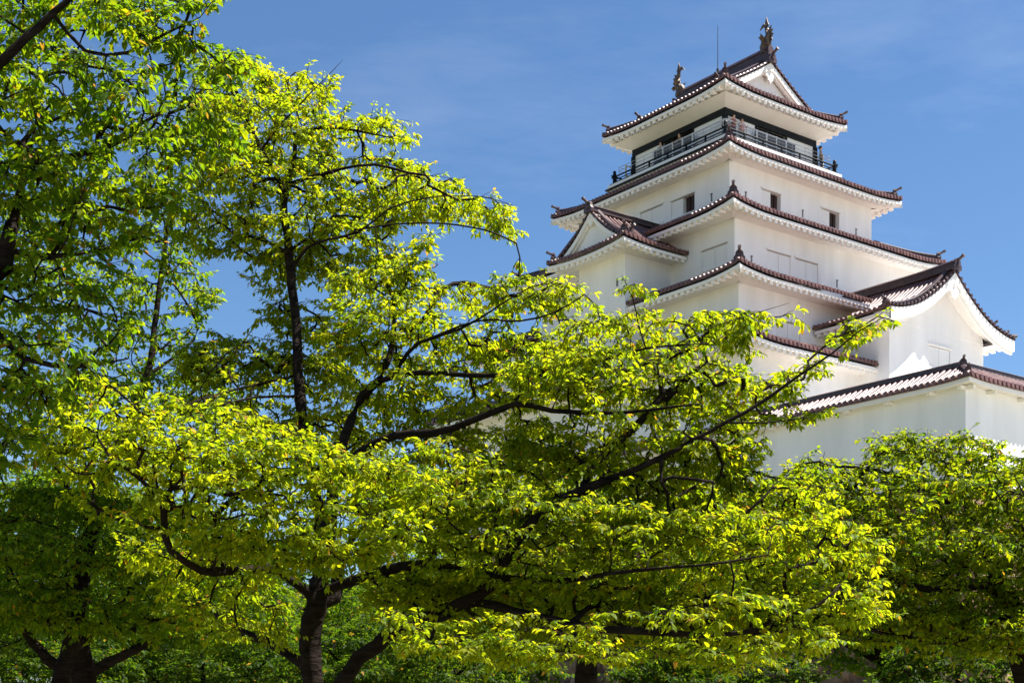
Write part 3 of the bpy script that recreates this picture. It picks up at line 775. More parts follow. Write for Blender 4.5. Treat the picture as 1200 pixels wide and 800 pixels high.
r3, l3 = np.array((RX[0], RX[1], 0)), np.array((LY[0], LY[1], 0))
sw = empty('stone_wall', (NC[0], NC[1], 0), TH); props(sw, 'high battered wall of irregular brown stones under the white gallery', 'stone wall')
B = 3.2
ex = lambda t: -B * (1 - t) ** 1.6
stone_sheet('wall_face', (.35, 0, 0), (0, 1, 0), (-1, 0, 0), 90, 0, 12.3, B, 3, res=.19, parent=sw, u0=.35, extra=ex)
stone_sheet('wall_face', (0, .35, 0), (1, 0, 0), (0, -1, 0), 90, 0, 12.3, B, 4, res=.19, parent=sw, u0=.35, extra=ex)
tb_ = empty('stone_base', (CC[0], CC[1], 12.2), TH); props(tb_, 'stone podium directly beneath the white keep', 'stone wall')
pb = MB(); pb.box(-12.3, 12.3, -13.4, 13.4, 12.2, ZB); pb.build('podium', M_STONE, tb_)

gsheet = MB(); gsheet.add([(-900, -300, 0), (900, -300, 0), (900, 1500, 0), (-900, 1500, 0)], [(0, 1, 2, 3)])
props(gsheet.build('ground', M_GROUND), kind='structure')
te = MB(); c0 = np.array((NC[0], NC[1], 0)) + (r3 + l3) * .5
te.add([c0 + Zv * 12.30, c0 + r3 * 90 + Zv * 12.30, c0 + r3 * 90 + l3 * 90 + Zv * 12.30, c0 + l3 * 90 + Zv * 12.30], [(0, 1, 2, 3)])
props(te.build('terrace_ground', M_GRAVEL), kind='structure')

pz = MB(); pz.add([(14, -90, .004), (150, -90, .004), (150, 52, .004), (36, 52, .004)], [(0, 1, 2, 3)])  # unseen pale sheet, added to bounce sunlight onto the right-hand faces
props(pz.build('bounce_gravel_sheet', M_GRAVEL), kind='structure')

# ------------------------------------------------------------------ trees
def inpoly(x, y, P):
    P = np.asarray(P, float); c = np.zeros(x.shape, bool); j = len(P) - 1
    for i in range(len(P)):
        xi, yi, xj, yj = *P[i], *P[j]
        k = ((yi > y) != (yj > y)) & (x < (xj - xi) * (y - yi) / (yj - yi + 1e-9) + xi); c ^= k; j = i
    return c
def polydist(x, y, P):
    P = np.asarray(P, float); d = np.full(x.shape, 1e9)
    for i in range(len(P)):
        a, b = P[i], P[(i + 1) % len(P)]; ab = b - a; L2 = ab @ ab + 1e-9
        t = np.clip(((x - a[0]) * ab[0] + (y - a[1]) * ab[1]) / L2, 0, 1)
        d = np.minimum(d, np.hypot(x - a[0] - t * ab[0], y - a[1] - t * ab[1]))
    return d
def polyarea(P):
    P = np.asarray(P, float); x, y = P[:, 0], P[:, 1]; return abs(np.dot(x, np.roll(y, 1)) - np.dot(y, np.roll(x, 1))) / 2

# one leaf: a pointed blade folded along its midrib and drooping to the tip (x along, y across, z up)
LV = np.array([(0, 0, 0), (.30, .25, .055), (.30, -.25, .055), (.36, 0, -.015), (.68, .185, -.02), (.68, -.185, -.02), (.72, 0, -.09), (1, 0, -.22)])
LF = np.array([(0, 2, 3), (0, 3, 1), (3, 2, 5), (3, 5, 6), (3, 6, 4), (3, 4, 1), (6, 5, 7), (6, 7, 4)])
LV4 = np.array([(0, 0, 0), (.45, .26, .03), (.45, -.26, .03), (.5, 0, -.03), (1, 0, -.13)])
LF4 = np.array([(0, 2, 3), (0, 3, 1), (3, 2, 4), (3, 4, 1)])

DENS = 2.3
def norm(a): return a / (np.linalg.norm(a, axis=-1, keepdims=True) + 1e-9)

def leaves_mesh(name, pos, dirs, ups, size, width, tint, mat, parent, simple):
    T, F = (LV4, LF4) if simple else (LV, LF)
    d = norm(dirs); s = norm(np.cross(ups, d)); u = np.cross(d, s)
    V = pos[:, None, :] + size[:, None, None] * (d[:, None, :] * T[None, :, 0:1] + s[:, None, :] * (T[None, :, 1:2] * width[:, None, None]) + u[:, None, :] * T[None, :, 2:3])
    n = len(pos); m = len(T); F_ = (F[None] + (np.arange(n) * m)[:, None, None]).reshape(-1, 3)
    return mesh_np(name, V.reshape(-1, 3), F_, mat, parent, np.repeat(tint, m), smooth=True)

def build_tree(label, limbs, lobes, mat, seed, leaf=.095, simple=False, name='cherry_tree', group=None, cat='tree', per=9, shoots=3, dens=1.0, keep=None, prune=True, twig_r=.0036, hang=.5, tint_shift=0.0, base=None, limb_k=1.0):
    """limbs: polylines of (px, py, depth, radius) traced from the photograph and put at their own distance;
    lobes: (outline, depth, half thickness, leaf area per crown area)"""
    rng = np.random.default_rng(seed); root_p = px2w(*limbs[0][0][:3]); root_p[2] = 0
    if base is not None: root_p = np.array(base, float)
    pos, par, rad, fixed = [], [], [], []
    for li, L in enumerate(limbs):
        pts = np.array([px2w(p[0], p[1], p[2]) for p in L]); rs = np.array([p[3] for p in L]) * limb_k
        if li == 0:
            pts = np.vstack([root_p - (0, 0, .15), pts]); rs = np.concatenate([[rs[0] * 1.35], rs])
        prev = -1
        if li:
            A = np.array(pos); prev = int(np.argmin(((A - pts[0]) ** 2).sum(1))); pts = np.vstack([A[prev], pts]); rs = np.concatenate([[rs[0] * 1.15], rs])
        # Catmull-Rom through the traced points
        Q = np.vstack([2 * pts[0] - pts[1], pts, 2 * pts[-1] - pts[-2]])
        for i in range(1, len(Q) - 2):
            seg = np.linalg.norm(Q[i + 1] - Q[i]); m = max(2, int(seg / .16))
            for k in range(0 if (i == 1 and li == 0) else 1, m + 1):
                t = k / m
                p = .5 * (2 * Q[i] + (Q[i + 1] - Q[i - 1]) * t + (2 * Q[i - 1] - 5 * Q[i] + 4 * Q[i + 1] - Q[i + 2]) * t ** 2 + (3 * Q[i] - Q[i - 1] - 3 * Q[i + 1] + Q[i + 2]) * t ** 3)
                r = rs[i - 1] * (1 - t) + rs[i] * t
                if k < m: p = p + rng.normal(0, min(.018, r * .22), 3)
                pos.append(p); par.append(prev); rad.append(r); fixed.append(True); prev = len(pos) - 1
    n_l = len(pos)
    tg, tl = [], []
    leaf_area = leaf * leaf * .20 / DENS
    for bi, (P, d0, th, lai) in enumerate(lobes):
        P = np.array(P, float); n = int(polyarea(P) * (d0 / FPX) ** 2 * lai * dens / (leaf_area * per * shoots))
        lo, hi = P.min(0), P.max(0); got = 0
        while got < n:
            x = rng.uniform(lo[0], hi[0], 4 * n + 50); y = rng.uniform(lo[1], hi[1], 4 * n + 50)
            dd = polydist(x, y, P); k = inpoly(x, y, P) & (dd > 5); x, y, dd = x[k], y[k], dd[k]
            w = np.sqrt(np.clip(dd / 75., .03, 1)); dep = d0 + th * w * rng.uniform(-1, 1, len(x))
            pts = np.stack([(x - CXP) / FPX * dep, dep, EYE + (HOR - y) / FPX * dep], 1)
            # gather shoots in loose layers
            pts[:, 2] += .08 * np.sin(pts[:, 2] * 9.0 + pts[:, 0] * .8 + pts[:, 1] * .7)
            pts = pts[pts[:, 2] > .5][:n - got]; tg.append(pts); tl.append(np.full(len(pts), bi)); got += len(pts)
            if len(pts) == 0: break
    tg = np.vstack(tg); tl = np.concatenate(tl)
    A = np.array(pos); near = np.array([np.sqrt(((A - t) ** 2).sum(1).min()) for t in tg]); order = np.argsort(near)
    cap = n_l + len(tg) * 40; NP = np.zeros((cap, 3)); NP[:n_l] = A; PL = np.zeros(cap); N = n_l
    for i in range(n_l): PL[i] = 0 if par[i] < 0 else PL[par[i]] + np.linalg.norm(A[i] - A[par[i]])
    # trunks carry no twigs near the ground
    ok = np.ones(cap, bool); ok[:n_l] = (A[:, 2] > min(2.0, root_p[2] + 1.6)) | (np.arange(n_l) > 25)
    par = par + [0] * (cap - n_l); ends = np.zeros(len(tg), int)
    for ti in order:
        t = tg[ti]; D = np.sqrt(((NP[:N] - t) ** 2).sum(1)); cost = D + .10 * PL[:N] + np.where(ok[:N], 0, 50)
        k = int(np.argmin(cost)); L = D[k]; p0 = NP[k]
        dirn = NP[k] - NP[par[k]] if par[k] >= 0 and k else np.array((0, 0, 1.)); dirn = dirn / (np.linalg.norm(dirn) + 1e-9)
        c = p0 + (t - p0) * .45 + dirn * .22 * L + np.array((0, 0, .10 * L)) + rng.normal(0, .07 * L, 3)
        m = max(2, min(36, int(L / .14))); pr = k
        for s in range(1, m + 1):
            u = s / m; p = (1 - u) ** 2 * p0 + 2 * u * (1 - u) * c + u * u * t
            if s < m: p = p + rng.normal(0, .012, 3)
            NP[N] = p; par[N] = pr; PL[N] = PL[pr] + np.linalg.norm(p - NP[pr]); pr = N; N += 1
        ends[ti] = pr
    NP = NP[:N]; par = np.array(par[:N])
    w = np.zeros(N); w[ends] += 1
    for i in range(N - 1, -1, -1):
        if par[i] >= 0: w[par[i]] += w[i]
    R = twig_r * np.maximum(w, 1) ** .42; R[:n_l] = np.maximum(np.array(rad), R[:n_l] * .8)
    for i in range(n_l, N): R[i] = min(R[i], R[par[i]] * .92 if par[i] < n_l else R[par[i]])
    # ---- shoots and leaves
    tang = np.zeros((N, 3)); kk = par >= 0; tang[kk] = NP[kk] - NP[par[kk]]; tang = norm(tang)
    sp, sd, sl = [], [], []
    for j in range(shoots):
        base_i = ends.copy()
        for _ in range(0 if j == 0 else (j + 1) // 2 * 1): base_i = np.where(par[base_i] >= n_l, par[base_i], base_i)
        d = tang[ends].copy(); d[:, 2] *= .5
        a = (0 if j == 0 else (1 if j % 2 else -1)) * rng.uniform(.5, 1.15, len(ends)) + rng.normal(0, .15, len(ends))
        ca, sa = np.cos(a), np.sin(a); d = np.stack([d[:, 0] * ca - d[:, 1] * sa, d[:, 0] * sa + d[:, 1] * ca, d[:, 2] + rng.uniform(-.10, .35, len(ends))], 1)
        sp.append(NP[base_i]); sd.append(norm(d)); sl.append(tl)
    sp, sd, sl = np.vstack(sp), np.vstack(sd), np.concatenate(sl); SL = leaf * (1.6 + 3.2 * rng.beta(1.2, 2.4, len(sp)))
    tip = sp + sd * SL[:, None]
    tip[:, 2] -= .10 * SL * SL / (2.5 * leaf)
    def toPx(q): return CXP + FPX * q[:, 0] / q[:, 1], HOR - FPX * (q[:, 2] - EYE) / q[:, 1]
    if prune:
        rag = np.minimum(rng.exponential(8.5, len(sp)), 26); okk = np.zeros(len(sp), bool); X, Y = toPx(tip + np.array((0, 0, -.3 * leaf)))
        for P, d0, th, lai in lobes: okk |= inpoly(X, Y, P) | (polydist(X, Y, P) < rag)
        if keep is not None:
            for P in keep: okk &= ~inpoly(X, Y, P)
        sp, sd, SL, tip = sp[okk], sd[okk], SL[okk], tip[okk]
    ns = len(sp)
    q = rng.uniform(0, 1, (ns, per)) ** .8; q = np.sort(q, 1)
    LP = sp[:, None] + (tip - sp)[:, None] * q[..., None]
    sdv = np.broadcast_to(sd[:, None], LP.shape); side = norm(np.cross(sdv, np.array((0, 0, 1.0))))
    sg = np.where((np.arange(per) % 2) == 0, 1., -1.)[None, :, None]
    LD = sdv * rng.uniform(.25, .95, (ns, per, 1)) + side * sg * rng.uniform(.35, 1.0, (ns, per, 1)) + rng.normal(0, .22, LP.shape); LD[..., 2] -= hang * rng.uniform(.2, 1.6, (ns, per))
    UP = np.array((0, 0, 1.0)) + rng.normal(0, .38, LP.shape)
    LP = LP + norm(LD) * (leaf * .16)
    size = leaf * (.45 + .95 * rng.beta(2.2, 2.0, ns * per)) * (1 - .25 * (q.ravel() > .93)); width = rng.uniform(.78, 1.12, ns * per)
    cl = rng.normal(0, .16, (ns, 1)); ti_ = np.clip(.42 + tint_shift + cl + rng.normal(0, .17, (ns, per)) + .10 * (q - .5), 0, .90)
    ti_ = np.where(rng.uniform(0, 1, ti_.shape) < .018, 1.0, ti_).ravel()
    root = empty(name, tuple(root_p)); props(root, label, cat, group)
    off = -root_p
    o = leaves_mesh('crown', LP.reshape(-1, 3) + off, LD.reshape(-1, 3), UP.reshape(-1, 3), size, width, ti_, mat, root, simple)
    # ---- wood
    VV, FF, b = [], [], 0
    def tube(P, r, k):
        nonlocal b
        P = np.asarray(P); m = len(P)
        t = np.gradient(P, axis=0); t = norm(t); ref = np.where(np.abs(t[:, 2:3]) > .9, np.array([[1., .3, 0]]), np.array([[0, 0, 1.]]))
        s = norm(np.cross(t, ref)); u = np.cross(s, t); a = np.arange(k) * 2 * np.pi / k
        rr = r[:, None] * (1 + (rng.normal(0, .07, (m, k)) if k > 6 else 0))
        V = P[:, None] + (s[:, None] * np.cos(a)[None, :, None] + u[:, None] * np.sin(a)[None, :, None]) * rr[..., None]
        i = np.arange(m - 1)[:, None] * k; j = np.arange(k)[None]; j2 = (j + 1) % k
        F = np.stack([i + j, i + j2, i + k + j2, i + k + j], -1).reshape(-1, 4) + b
        VV.append(V.reshape(-1, 3)); FF.append(F); b += m * k
    ch = [[] for _ in range(N)]
    for i in range(1, N):
        if par[i] >= 0: ch[par[i]].append(i)
    stack = [(0, None)]
    while stack:
        st, pa = stack.pop(); c = [] if pa is None else [pa]; i = st
        while True:
            c.append(i)
            if not ch[i]: break
            best = max(ch[i], key=lambda z: (R[z], w[z]))
            for z in ch[i]:
                if z != best: stack.append((z, i))
            i = best
        if len(c) < 2: continue
        r = R[c].copy()
        if pa is not None: r[0] = min(R[pa], r[1] * 1.5)
        r[-1] *= .6
        rm = r.max(); tube(NP[c] + off, r, 12 if rm > .06 else (8 if rm > .025 else (5 if rm > .008 else 3)))
    if not simple:
        for a, t in zip(sp, tip):
            mid = (a + t) / 2 + (0, 0, .01); tube(np.array([a, mid, t]) + off, np.array([.0032, .0026, .0012]), 3)
    mesh_np('trunk', np.vstack(VV), np.vstack(FF), M_BARK, root, smooth=True)
    print(label[:40], 'leaves', ns * per, 'nodes', N)
    return root

# ---- the big cherry in the middle
T1_limbs = [
    [(366, 840, 14.0, .150), (364, 780, 14.0, .145), (366, 725, 14.0, .150), (372, 700, 14.0, .140), (384, 640, 14.2, .095), (390, 575, 14.3, .080), (404, 512, 14.4, .070), (422, 468, 14.5, .066), (445, 445, 14.6, .060)],
    [(445, 445, 14.6, .034), (458, 412, 14.7, .034), (461, 355, 14.9, .028), (452, 330, 15.0, .022), (443, 298, 15.1, .014), (440, 262, 15.2, .008)],
    [(446, 446, 14.6, .040), (484, 437, 14.3, .038), (562, 440, 13.9, .034), (614, 440, 13.6, .031), (656, 430, 13.4, .027), (705, 422, 13.2, .021), (757, 408, 13.0, .015), (830, 402, 12.8, .008)],
    [(404, 540, 14.3, .060), (429, 526, 14.0, .060), (464, 510, 13.8, .058), (507, 507, 13.5, .052), (555, 492, 13.3, .046), (604, 473, 13.1, .038), (646, 481, 12.9, .030), (705, 484, 12.8, .026), (757, 481, 12.6, .020), (822, 473, 12.5, .010)],
    [(386, 690, 13.9, .075), (449, 669, 13.5, .070), (501, 661, 13.2, .064), (565, 672, 12.9, .052), (625, 680, 12.6, .040), (692, 676, 12.4, .030), (737, 669, 12.2, .024), (831, 661, 12.0, .012), (900, 650, 11.9, .006)],
    [(382, 870, 14.0, .110), (400, 800, 13.7, .105), (467, 736, 13.3, .095), (524, 714, 13.0, .085), (576, 684, 12.8, .070), (600, 640, 12.8, .056), (627, 607, 12.8, .052), (666, 581, 12.8, .046), (721, 559, 12.7, .034), (775, 536, 12.6, .030), (812, 515, 12.6, .028), (850, 495, 12.5, .026), (900, 466, 12.5, .022), (939, 438, 12.4, .017), (975, 414, 12.4, .012), (1008, 387, 12.3, .008), (1036, 372, 12.3, .005)],
    [(524, 714, 13.0, .050), (560, 705, 12.9, .046), (602, 716, 12.8, .040), (644, 725, 12.7, .034), (700, 736, 12.6, .028), (767, 740, 12.5, .018), (840, 744, 12.4, .010), (885, 738, 12.3, .005)],
    [(684, 568, 12.8, .028), (705, 536, 12.9, .026), (728, 515, 12.9, .022), (750, 494, 13.0, .014), (775, 465, 13.0, .008)],
    [(850, 495, 12.5, .014), (900, 495, 12.3, .010), (955, 488, 12.2, .005)],
    [(775, 565, 12.5, .016), (782, 560, 12.5, .016), (800, 560, 12.4, .016), (836, 565, 12.3, .010)],
    [(366, 700, 14.0, .070), (325, 668, 13.4, .060), (280, 668, 12.8, .052), (235, 668, 12.3, .045), (200, 645, 11.9, .038), (192, 610, 11.7, .030), (195, 580, 11.6, .022), (215, 570, 11.5, .014), (270, 580, 11.4, .008)],
    [(192, 600, 11.7, .018), (178, 575, 11.5, .014), (150, 550, 11.3, .010), (110, 530, 11.2, .006)],
    [(362, 785, 14.0, .080), (320, 755, 14.2, .066), (275, 735, 14.4, .054), (250, 716, 14.6, .036), (232, 698, 14.8, .016)],
    [(392, 700, 14.1, .045), (405, 640, 14.6, .03), (470, 590, 15.2, .02), (560, 560, 15.8, .012)],
    # the tall leader standing behind
    [(384, 650, 14.6, .060), (368, 560, 15.2, .060), (352, 470, 15.6, .058), (348, 400, 15.8, .052), (341, 320, 16.0, .046), (334, 260, 16.1, .040), (333, 222, 16.2, .036)],
    [(333, 222, 16.2, .026), (318, 195, 16.2, .024), (306, 175, 16.2, .020), (290, 140, 16.2, .014), (281, 115, 16.3, .008)],
    [(306, 176, 16.2, .016), (325, 150, 16.1, .015), (347, 127, 16.0, .013), (365, 108, 15.9, .010), (385, 88, 15.8, .006), (402, 70, 15.7, .004)],
    [(335, 222, 16.2, .024), (345, 185, 16.3, .022), (352, 155, 16.3, .016), (395, 150, 16.2, .012), (440, 158, 16.1, .009), (480, 166, 16.0, .005)],
    [(340, 216, 16.2, .020), (375, 205, 16.0, .016), (400, 198, 15.9, .012), (440, 193, 15.8, .009), (480, 203, 15.7, .006), (540, 210, 15.6, .004)],
    [(341, 320, 16.0, .030), (352, 300, 15.9, .026), (370, 285, 15.8, .020), (420, 272, 15.6, .016), (455, 245, 15.4, .013), (500, 232, 15.2, .010), (560, 230, 15.1, .006), (600, 240, 15.0, .004)],
    [(415, 270, 15.6, .014), (460, 263, 15.4, .013), (520, 262, 15.2, .010), (570, 270, 15.0, .007), (605, 285, 14.9, .004)],
    [(470, 425, 14.5, .022), (490, 402, 14.3, .020), (540, 385, 14.0, .016), (585, 358, 13.8, .012), (625, 335, 13.6, .008), (660, 332, 13.5, .004)],
    [(500, 398, 14.2, .014), (560, 376, 13.9, .013), (610, 376, 13.6, .011), (650, 366, 13.5, .008), (685, 345, 13.4, .004)],
    [(345, 440, 15.7, .020), (280, 455, 15.3, .018), (230, 470, 14.8, .018), (220, 475, 14.7, .010)],
    [(352, 465, 15.6, .022), (300, 465, 15.0, .020), (250, 475, 14.6, .016), (235, 455, 14.5, .014), (265, 415, 14.5, .012), (300, 395, 14.5, .006)],
    [(757, 408, 13.0, .008), (748, 380, 13.0, .007), (742, 350, 13.0, .005), (728, 322, 13.0, .003)],
    [(790, 405, 12.9, .008), (830, 385, 12.8, .007), (870, 372, 12.7, .006), (925, 355, 12.7, .004)],
]
T1_lobes = [
    ([(185, 245), (212, 195), (225, 120), (240, 70), (290, 58), (322, 84), (345, 78), (385, 82), (398, 92), (388, 130), (410, 118), (452, 128), (488, 152), (500, 164), (480, 172), (430, 166), (400, 160), (395, 182), (440, 182), (480, 190), (530, 200), (580, 228), (606, 240), (600, 262), (622, 282), (612, 300), (575, 275), (520, 262), (470, 270), (470, 300), (440, 330), (385, 340), (372, 300), (330, 330), (290, 300), (240, 300), (215, 290)], 16.5, 1.15, 1.4),
    ([(385, 330), (440, 300), (480, 285), (512, 265), (518, 300), (512, 330), (560, 335), (575, 308), (640, 312), (672, 335), (698, 345), (680, 362), (650, 375), (620, 385), (660, 400), (690, 430), (640, 470), (560, 490), (460, 510), (410, 480), (400, 430), (370, 400)], 14.95, 1.0, 1.4),
    ([(205, 400), (260, 380), (330, 400), (400, 400), (430, 470), (420, 540), (340, 540), (250, 500), (200, 470)], 16.1, 1.0, 1.35),
    ([(620, 392), (690, 366), (745, 366), (800, 375), (840, 362), (905, 358), (943, 343), (936, 366), (888, 386), (884, 415), (900, 432), (930, 412), (965, 396), (1010, 366), (1062, 357), (1058, 374), (1012, 400), (990, 425), (958, 440), (930, 468), (895, 484), (985, 484), (982, 498), (905, 512), (890, 545), (850, 600), (720, 590), (600, 540), (590, 440)], 13.35, .85, 1.5),
    ([(722, 318), (738, 312), (790, 372), (770, 378), (735, 345)], 13.0, .15, .6),
    ([(30, 490), (100, 440), (200, 460), (330, 490), (430, 520), (520, 560), (470, 640), (400, 690), (300, 680), (230, 640), (120, 600), (50, 570)], 11.9, .9, 1.7),
    ([(390, 540), (480, 515), (600, 520), (760, 560), (900, 555), (985, 570), (1035, 640), (1062, 710), (1000, 735), (900, 705), (840, 720), (740, 690), (600, 700), (480, 660), (410, 610)], 12.9, .9, 1.6),
    ([(430, 640), (560, 690), (700, 690), (840, 690), (960, 720), (980, 770), (840, 775), (720, 760), (600, 770), (480, 760), (420, 720)], 13.4, 1.0, 1.9),
    ([(440, 705), (600, 715), (760, 715), (900, 700), (985, 700), (990, 755), (880, 780), (740, 775), (580, 790), (470, 770)], 11.9, .6, .85),
    ([(372, 470), (450, 500), (560, 505), (650, 480), (660, 560), (520, 575), (400, 570)], 15.3, .7, 1.5),
    ([(285, 285), (400, 315), (405, 430), (300, 425), (292, 340)], 16.6, .8, .8),
    ([(120, 600), (240, 640), (330, 690), (345, 760), (250, 740), (170, 700)], 12.9, .7, 1.1),
]
T1_keep = [[(512, 272), (552, 282), (556, 320), (535, 330), (513, 326)], [(405, 208), (430, 208), (440, 225), (420, 232)], [(885, 500), (1000, 505), (1000, 540), (930, 545)],
           [(545, 318), (600, 318), (604, 300), (560, 285)], [(975, 440), (1075, 390), (1100, 470), (1000, 500)]]
build_tree('broad cherry tree in fresh yellow-green leaf spreading across the middle, in front of the keep', T1_limbs, T1_lobes, M_LEAF, 11, leaf=.064, keep=T1_keep, dens=1.05, per=10, limb_k=.70)

# ---- near tree coming in from the left edge
T2_limbs = [
    [(-230, 1000, 10.2, .17), (-150, 700, 10.3, .15), (-80, 480, 10.4, .12), (-25, 370, 10.5, .10), (4, 315, 10.5, .085), (14, 262, 10.6, .06)],
    [(-80, 480, 10.4, .07), (-70, 240, 10.2, .06), (-30, 120, 10.1, .05), (0, 74, 10.0, .044), (30, 45, 10.0, .038), (62, 16, 10.0, .030), (110, -18, 10.0, .02), (180, -30, 10.1, .01)],
    [(14, 262, 10.6, .040), (36, 195, 10.7, .032), (78, 184, 10.8, .028), (116, 176, 10.9, .024), (150, 155, 11.0, .020), (182, 136, 11.1, .016), (234, 108, 11.2, .008)],
    [(10, 292, 10.5, .03), (60, 300, 10.8, .022), (120, 292, 11.0, .015), (190, 270, 11.2, .008)],
    [(62, 16, 10.0, .014), (100, 60, 10.2, .012), (150, 62, 10.4, .010), (190, 42, 10.5, .006), (235, 20, 10.6, .003)],
    [(-20, 375, 10.5, .04), (30, 420, 10.4, .03), (90, 430, 10.6, .018), (150, 420, 10.8, .008)],
    [(116, 176, 10.9, .012), (160, 160, 11.1, .010), (215, 158, 11.3, .008), (262, 164, 11.4, .004)],
]
T2_lobes = [
    ([(-60, -50), (180, -50), (270, -12), (262, 6), (245, 20), (218, 48), (262, 58), (288, 56), (296, 80), (262, 130), (290, 158), (290, 182), (240, 190), (215, 235), (200, 280), (150, 300), (90, 330), (0, 330), (-60, 330)], 10.8, 1.1, 1.45),
    ([(-60, 320), (60, 315), (130, 330), (160, 370), (160, 430), (90, 470), (40, 540), (-60, 580)], 10.6, .9, .8),
]
T2_keep = [[(52, 80), (80, 78), (84, 104), (60, 106)], [(160, 130), (205, 130), (205, 152), (165, 150)]]
build_tree('near cherry tree reaching in from the left edge, dark limbs against the sky', T2_limbs, T2_lobes, M_LEAF_DIMMED, 12, leaf=.066, keep=T2_keep, dens=1.0, per=10, tint_shift=-.22, limb_k=.8)

# ---- slimmer tree behind the left edge
T3_limbs = [
    [(60, 860, 18.0, .16), (85, 740, 18.0, .15), (110, 620, 18.0, .12), (140, 520, 18.0, .09), (166, 459, 18.0, .075), (173, 437, 18.0, .066), (180, 401, 18.1, .058), (187, 332, 18.2, .046), (196, 270, 18.3, .030), (200, 225, 18.3, .015)],
    [(110, 620, 18.0, .05), (60, 540, 17.6, .04), (30, 470, 17.3, .03), (10, 400, 17.1, .015)],
    [(173, 440, 18.0, .03), (215, 410, 18.3, .025), (232, 385, 18.4, .018), (212, 345, 18.5, .012), (200, 330, 18.5, .008)],
    [(140, 520, 18.0, .04), (200, 480, 18.4, .03), (260, 430, 18.8, .018), (300, 380, 19, .008)],
    [(180, 400, 18.1, .03), (120, 370, 17.8, .02), (60, 350, 17.4, .012), (10, 340, 17.2, .006)],
]
T3_lobes = [
    ([(0, 220), (110, 230), (230, 250), (258, 300), (262, 370), (235, 400), (300, 440), (320, 520), (260, 600), (120, 620), (-30, 640), (-60, 560), (-50, 300)], 18.3, 1.6, .72),
    ([(-60, 560), (60, 560), (200, 590), (330, 640), (340, 720), (240, 760), (60, 750), (-60, 740)], 17.4, 1.4, 1.6),
]
T3_keep = [[(90, 345), (140, 352), (140, 378), (95, 376)], [(0, 395), (35, 398), (30, 418), (0, 420)], [(262, 290), (296, 295), (292, 385), (250, 385), (262, 350)]]
build_tree('slim cherry tree behind the left edge with one upright dark stem', T3_limbs, T3_lobes, M_LEAF_DIMMED, 13, leaf=.078, keep=T3_keep, dens=1.0, tint_shift=-.26, limb_k=.72)

# ---- tree at the lower right
T4_limbs = [
    [(1232, 880, 17.0, .26), (1205, 790, 17.0, .24), (1190, 735, 17.0, .20), (1175, 690, 17.0, .15), (1150, 640, 17.2, .09), (1130, 580, 17.3, .05), (1110, 530, 17.4, .02)],
    [(1180, 705, 17.0, .10), (1150, 684, 16.8, .09), (1105, 690, 16.5, .06), (1050, 680, 16.2, .035), (985, 650, 16.0, .018), (920, 600, 15.9, .008)],
    [(1140, 610, 17.2, .05), (1080, 570, 17.0, .035), (1020, 550, 16.8, .02), (960, 545, 16.6, .008)],
    [(1185, 720, 17.0, .07), (1120, 750, 16.6, .05), (1050, 745, 16.3, .03), (980, 725, 16.1, .015), (930, 715, 16, .008)],
    [(1170, 680, 17.0, .07), (1220, 600, 17.2, .04), (1240, 540, 17.4, .02)],
    [(1190, 730, 16.9, .06), (1235, 660, 16.2, .04), (1210, 600, 15.6, .02), (1190, 560, 15.3, .008)],
]
T4_lobes = [
    ([(880, 560), (930, 535), (965, 530), (1000, 545), (1020, 510), (1060, 495), (1090, 520), (1120, 502), (1165, 512), (1195, 520), (1260, 530), (1260, 700), (1150, 720), (1040, 720), (960, 690), (890, 640)], 16.8, 1.4, 2.1),
    ([(860, 640), (960, 680), (1080, 700), (1180, 700), (1260, 690), (1260, 770), (1140, 775), (1020, 760), (920, 750), (860, 720)], 16.6, 1.2, 1.7),
]
build_tree('cherry tree at the lower right, in full leaf below the white gallery', T4_limbs, T4_lobes, M_LEAF_DIMMED, 14, leaf=.074, dens=1.1, tint_shift=0.0, limb_k=.8)

# ---- trees further back
T5_limbs = [
    [(690, 860, 21.0, .24), (686, 790, 21.0, .22), (688, 752, 21.0, .18), (680, 700, 21.2, .12), (670, 640, 21.4, .07), (660, 590, 21.6, .03)],
    [(700, 770, 21.0, .10), (740, 740, 20.6, .08), (800, 700, 20.2, .05), (850, 640, 20, .02)],
    [(680, 740, 21, .09), (620, 700, 21.4, .07), (550, 650, 21.8, .04), (500, 600, 22, .015)],
    [(690, 745, 21, .08), (760, 680, 21.6, .05), (790, 610, 22, .02)],
]
T5_lobes = [([(410, 570), (520, 535), (640, 540), (760, 550), (880, 560), (930, 640), (900, 720), (840, 765), (720, 750), (640, 750), (560, 740), (430, 700)], 21.3, 2.2, 2.2)]
build_tree('shaded cherry tree behind the broad one, its dark trunk low at the centre', T5_limbs, T5_lobes, M_LEAF_DIMMED, 15, leaf=.085, simple=True, dens=1.0, limb_k=.72)

T6_limbs = [
    [(100, 890, 24.0, .34), (98, 800, 24.0, .32), (92, 762, 24.0, .26), (80, 700, 24.2, .15), (70, 640, 24.3, .08), (60, 590, 24.4, .03)],
    [(94, 790, 24, .15), (55, 772, 23.8, .13), (30, 740, 23.6, .09), (0, 690, 23.4, .04)],
    [(98, 790, 24, .14), (140, 770, 23.8, .12), (190, 740, 23.6, .07), (250, 690, 23.4, .03)],
    [(95, 760, 24, .1), (130, 700, 24.4, .06), (170, 640, 24.6, .02)],
]
T6_lobes = [([(-60, 560), (60, 540), (180, 570), (290, 610), (350, 660), (350, 740), (250, 770), (170, 755), (90, 745), (20, 765), (-60, 770)], 24.0, 2.2, 2.4)]
build_tree('thick-trunked shaded tree at the lower left, behind the slim cherry', T6_limbs, T6_lobes, M_LEAF_SHADED, 16, leaf=.095, simple=True, dens=1.0, limb_k=.72)

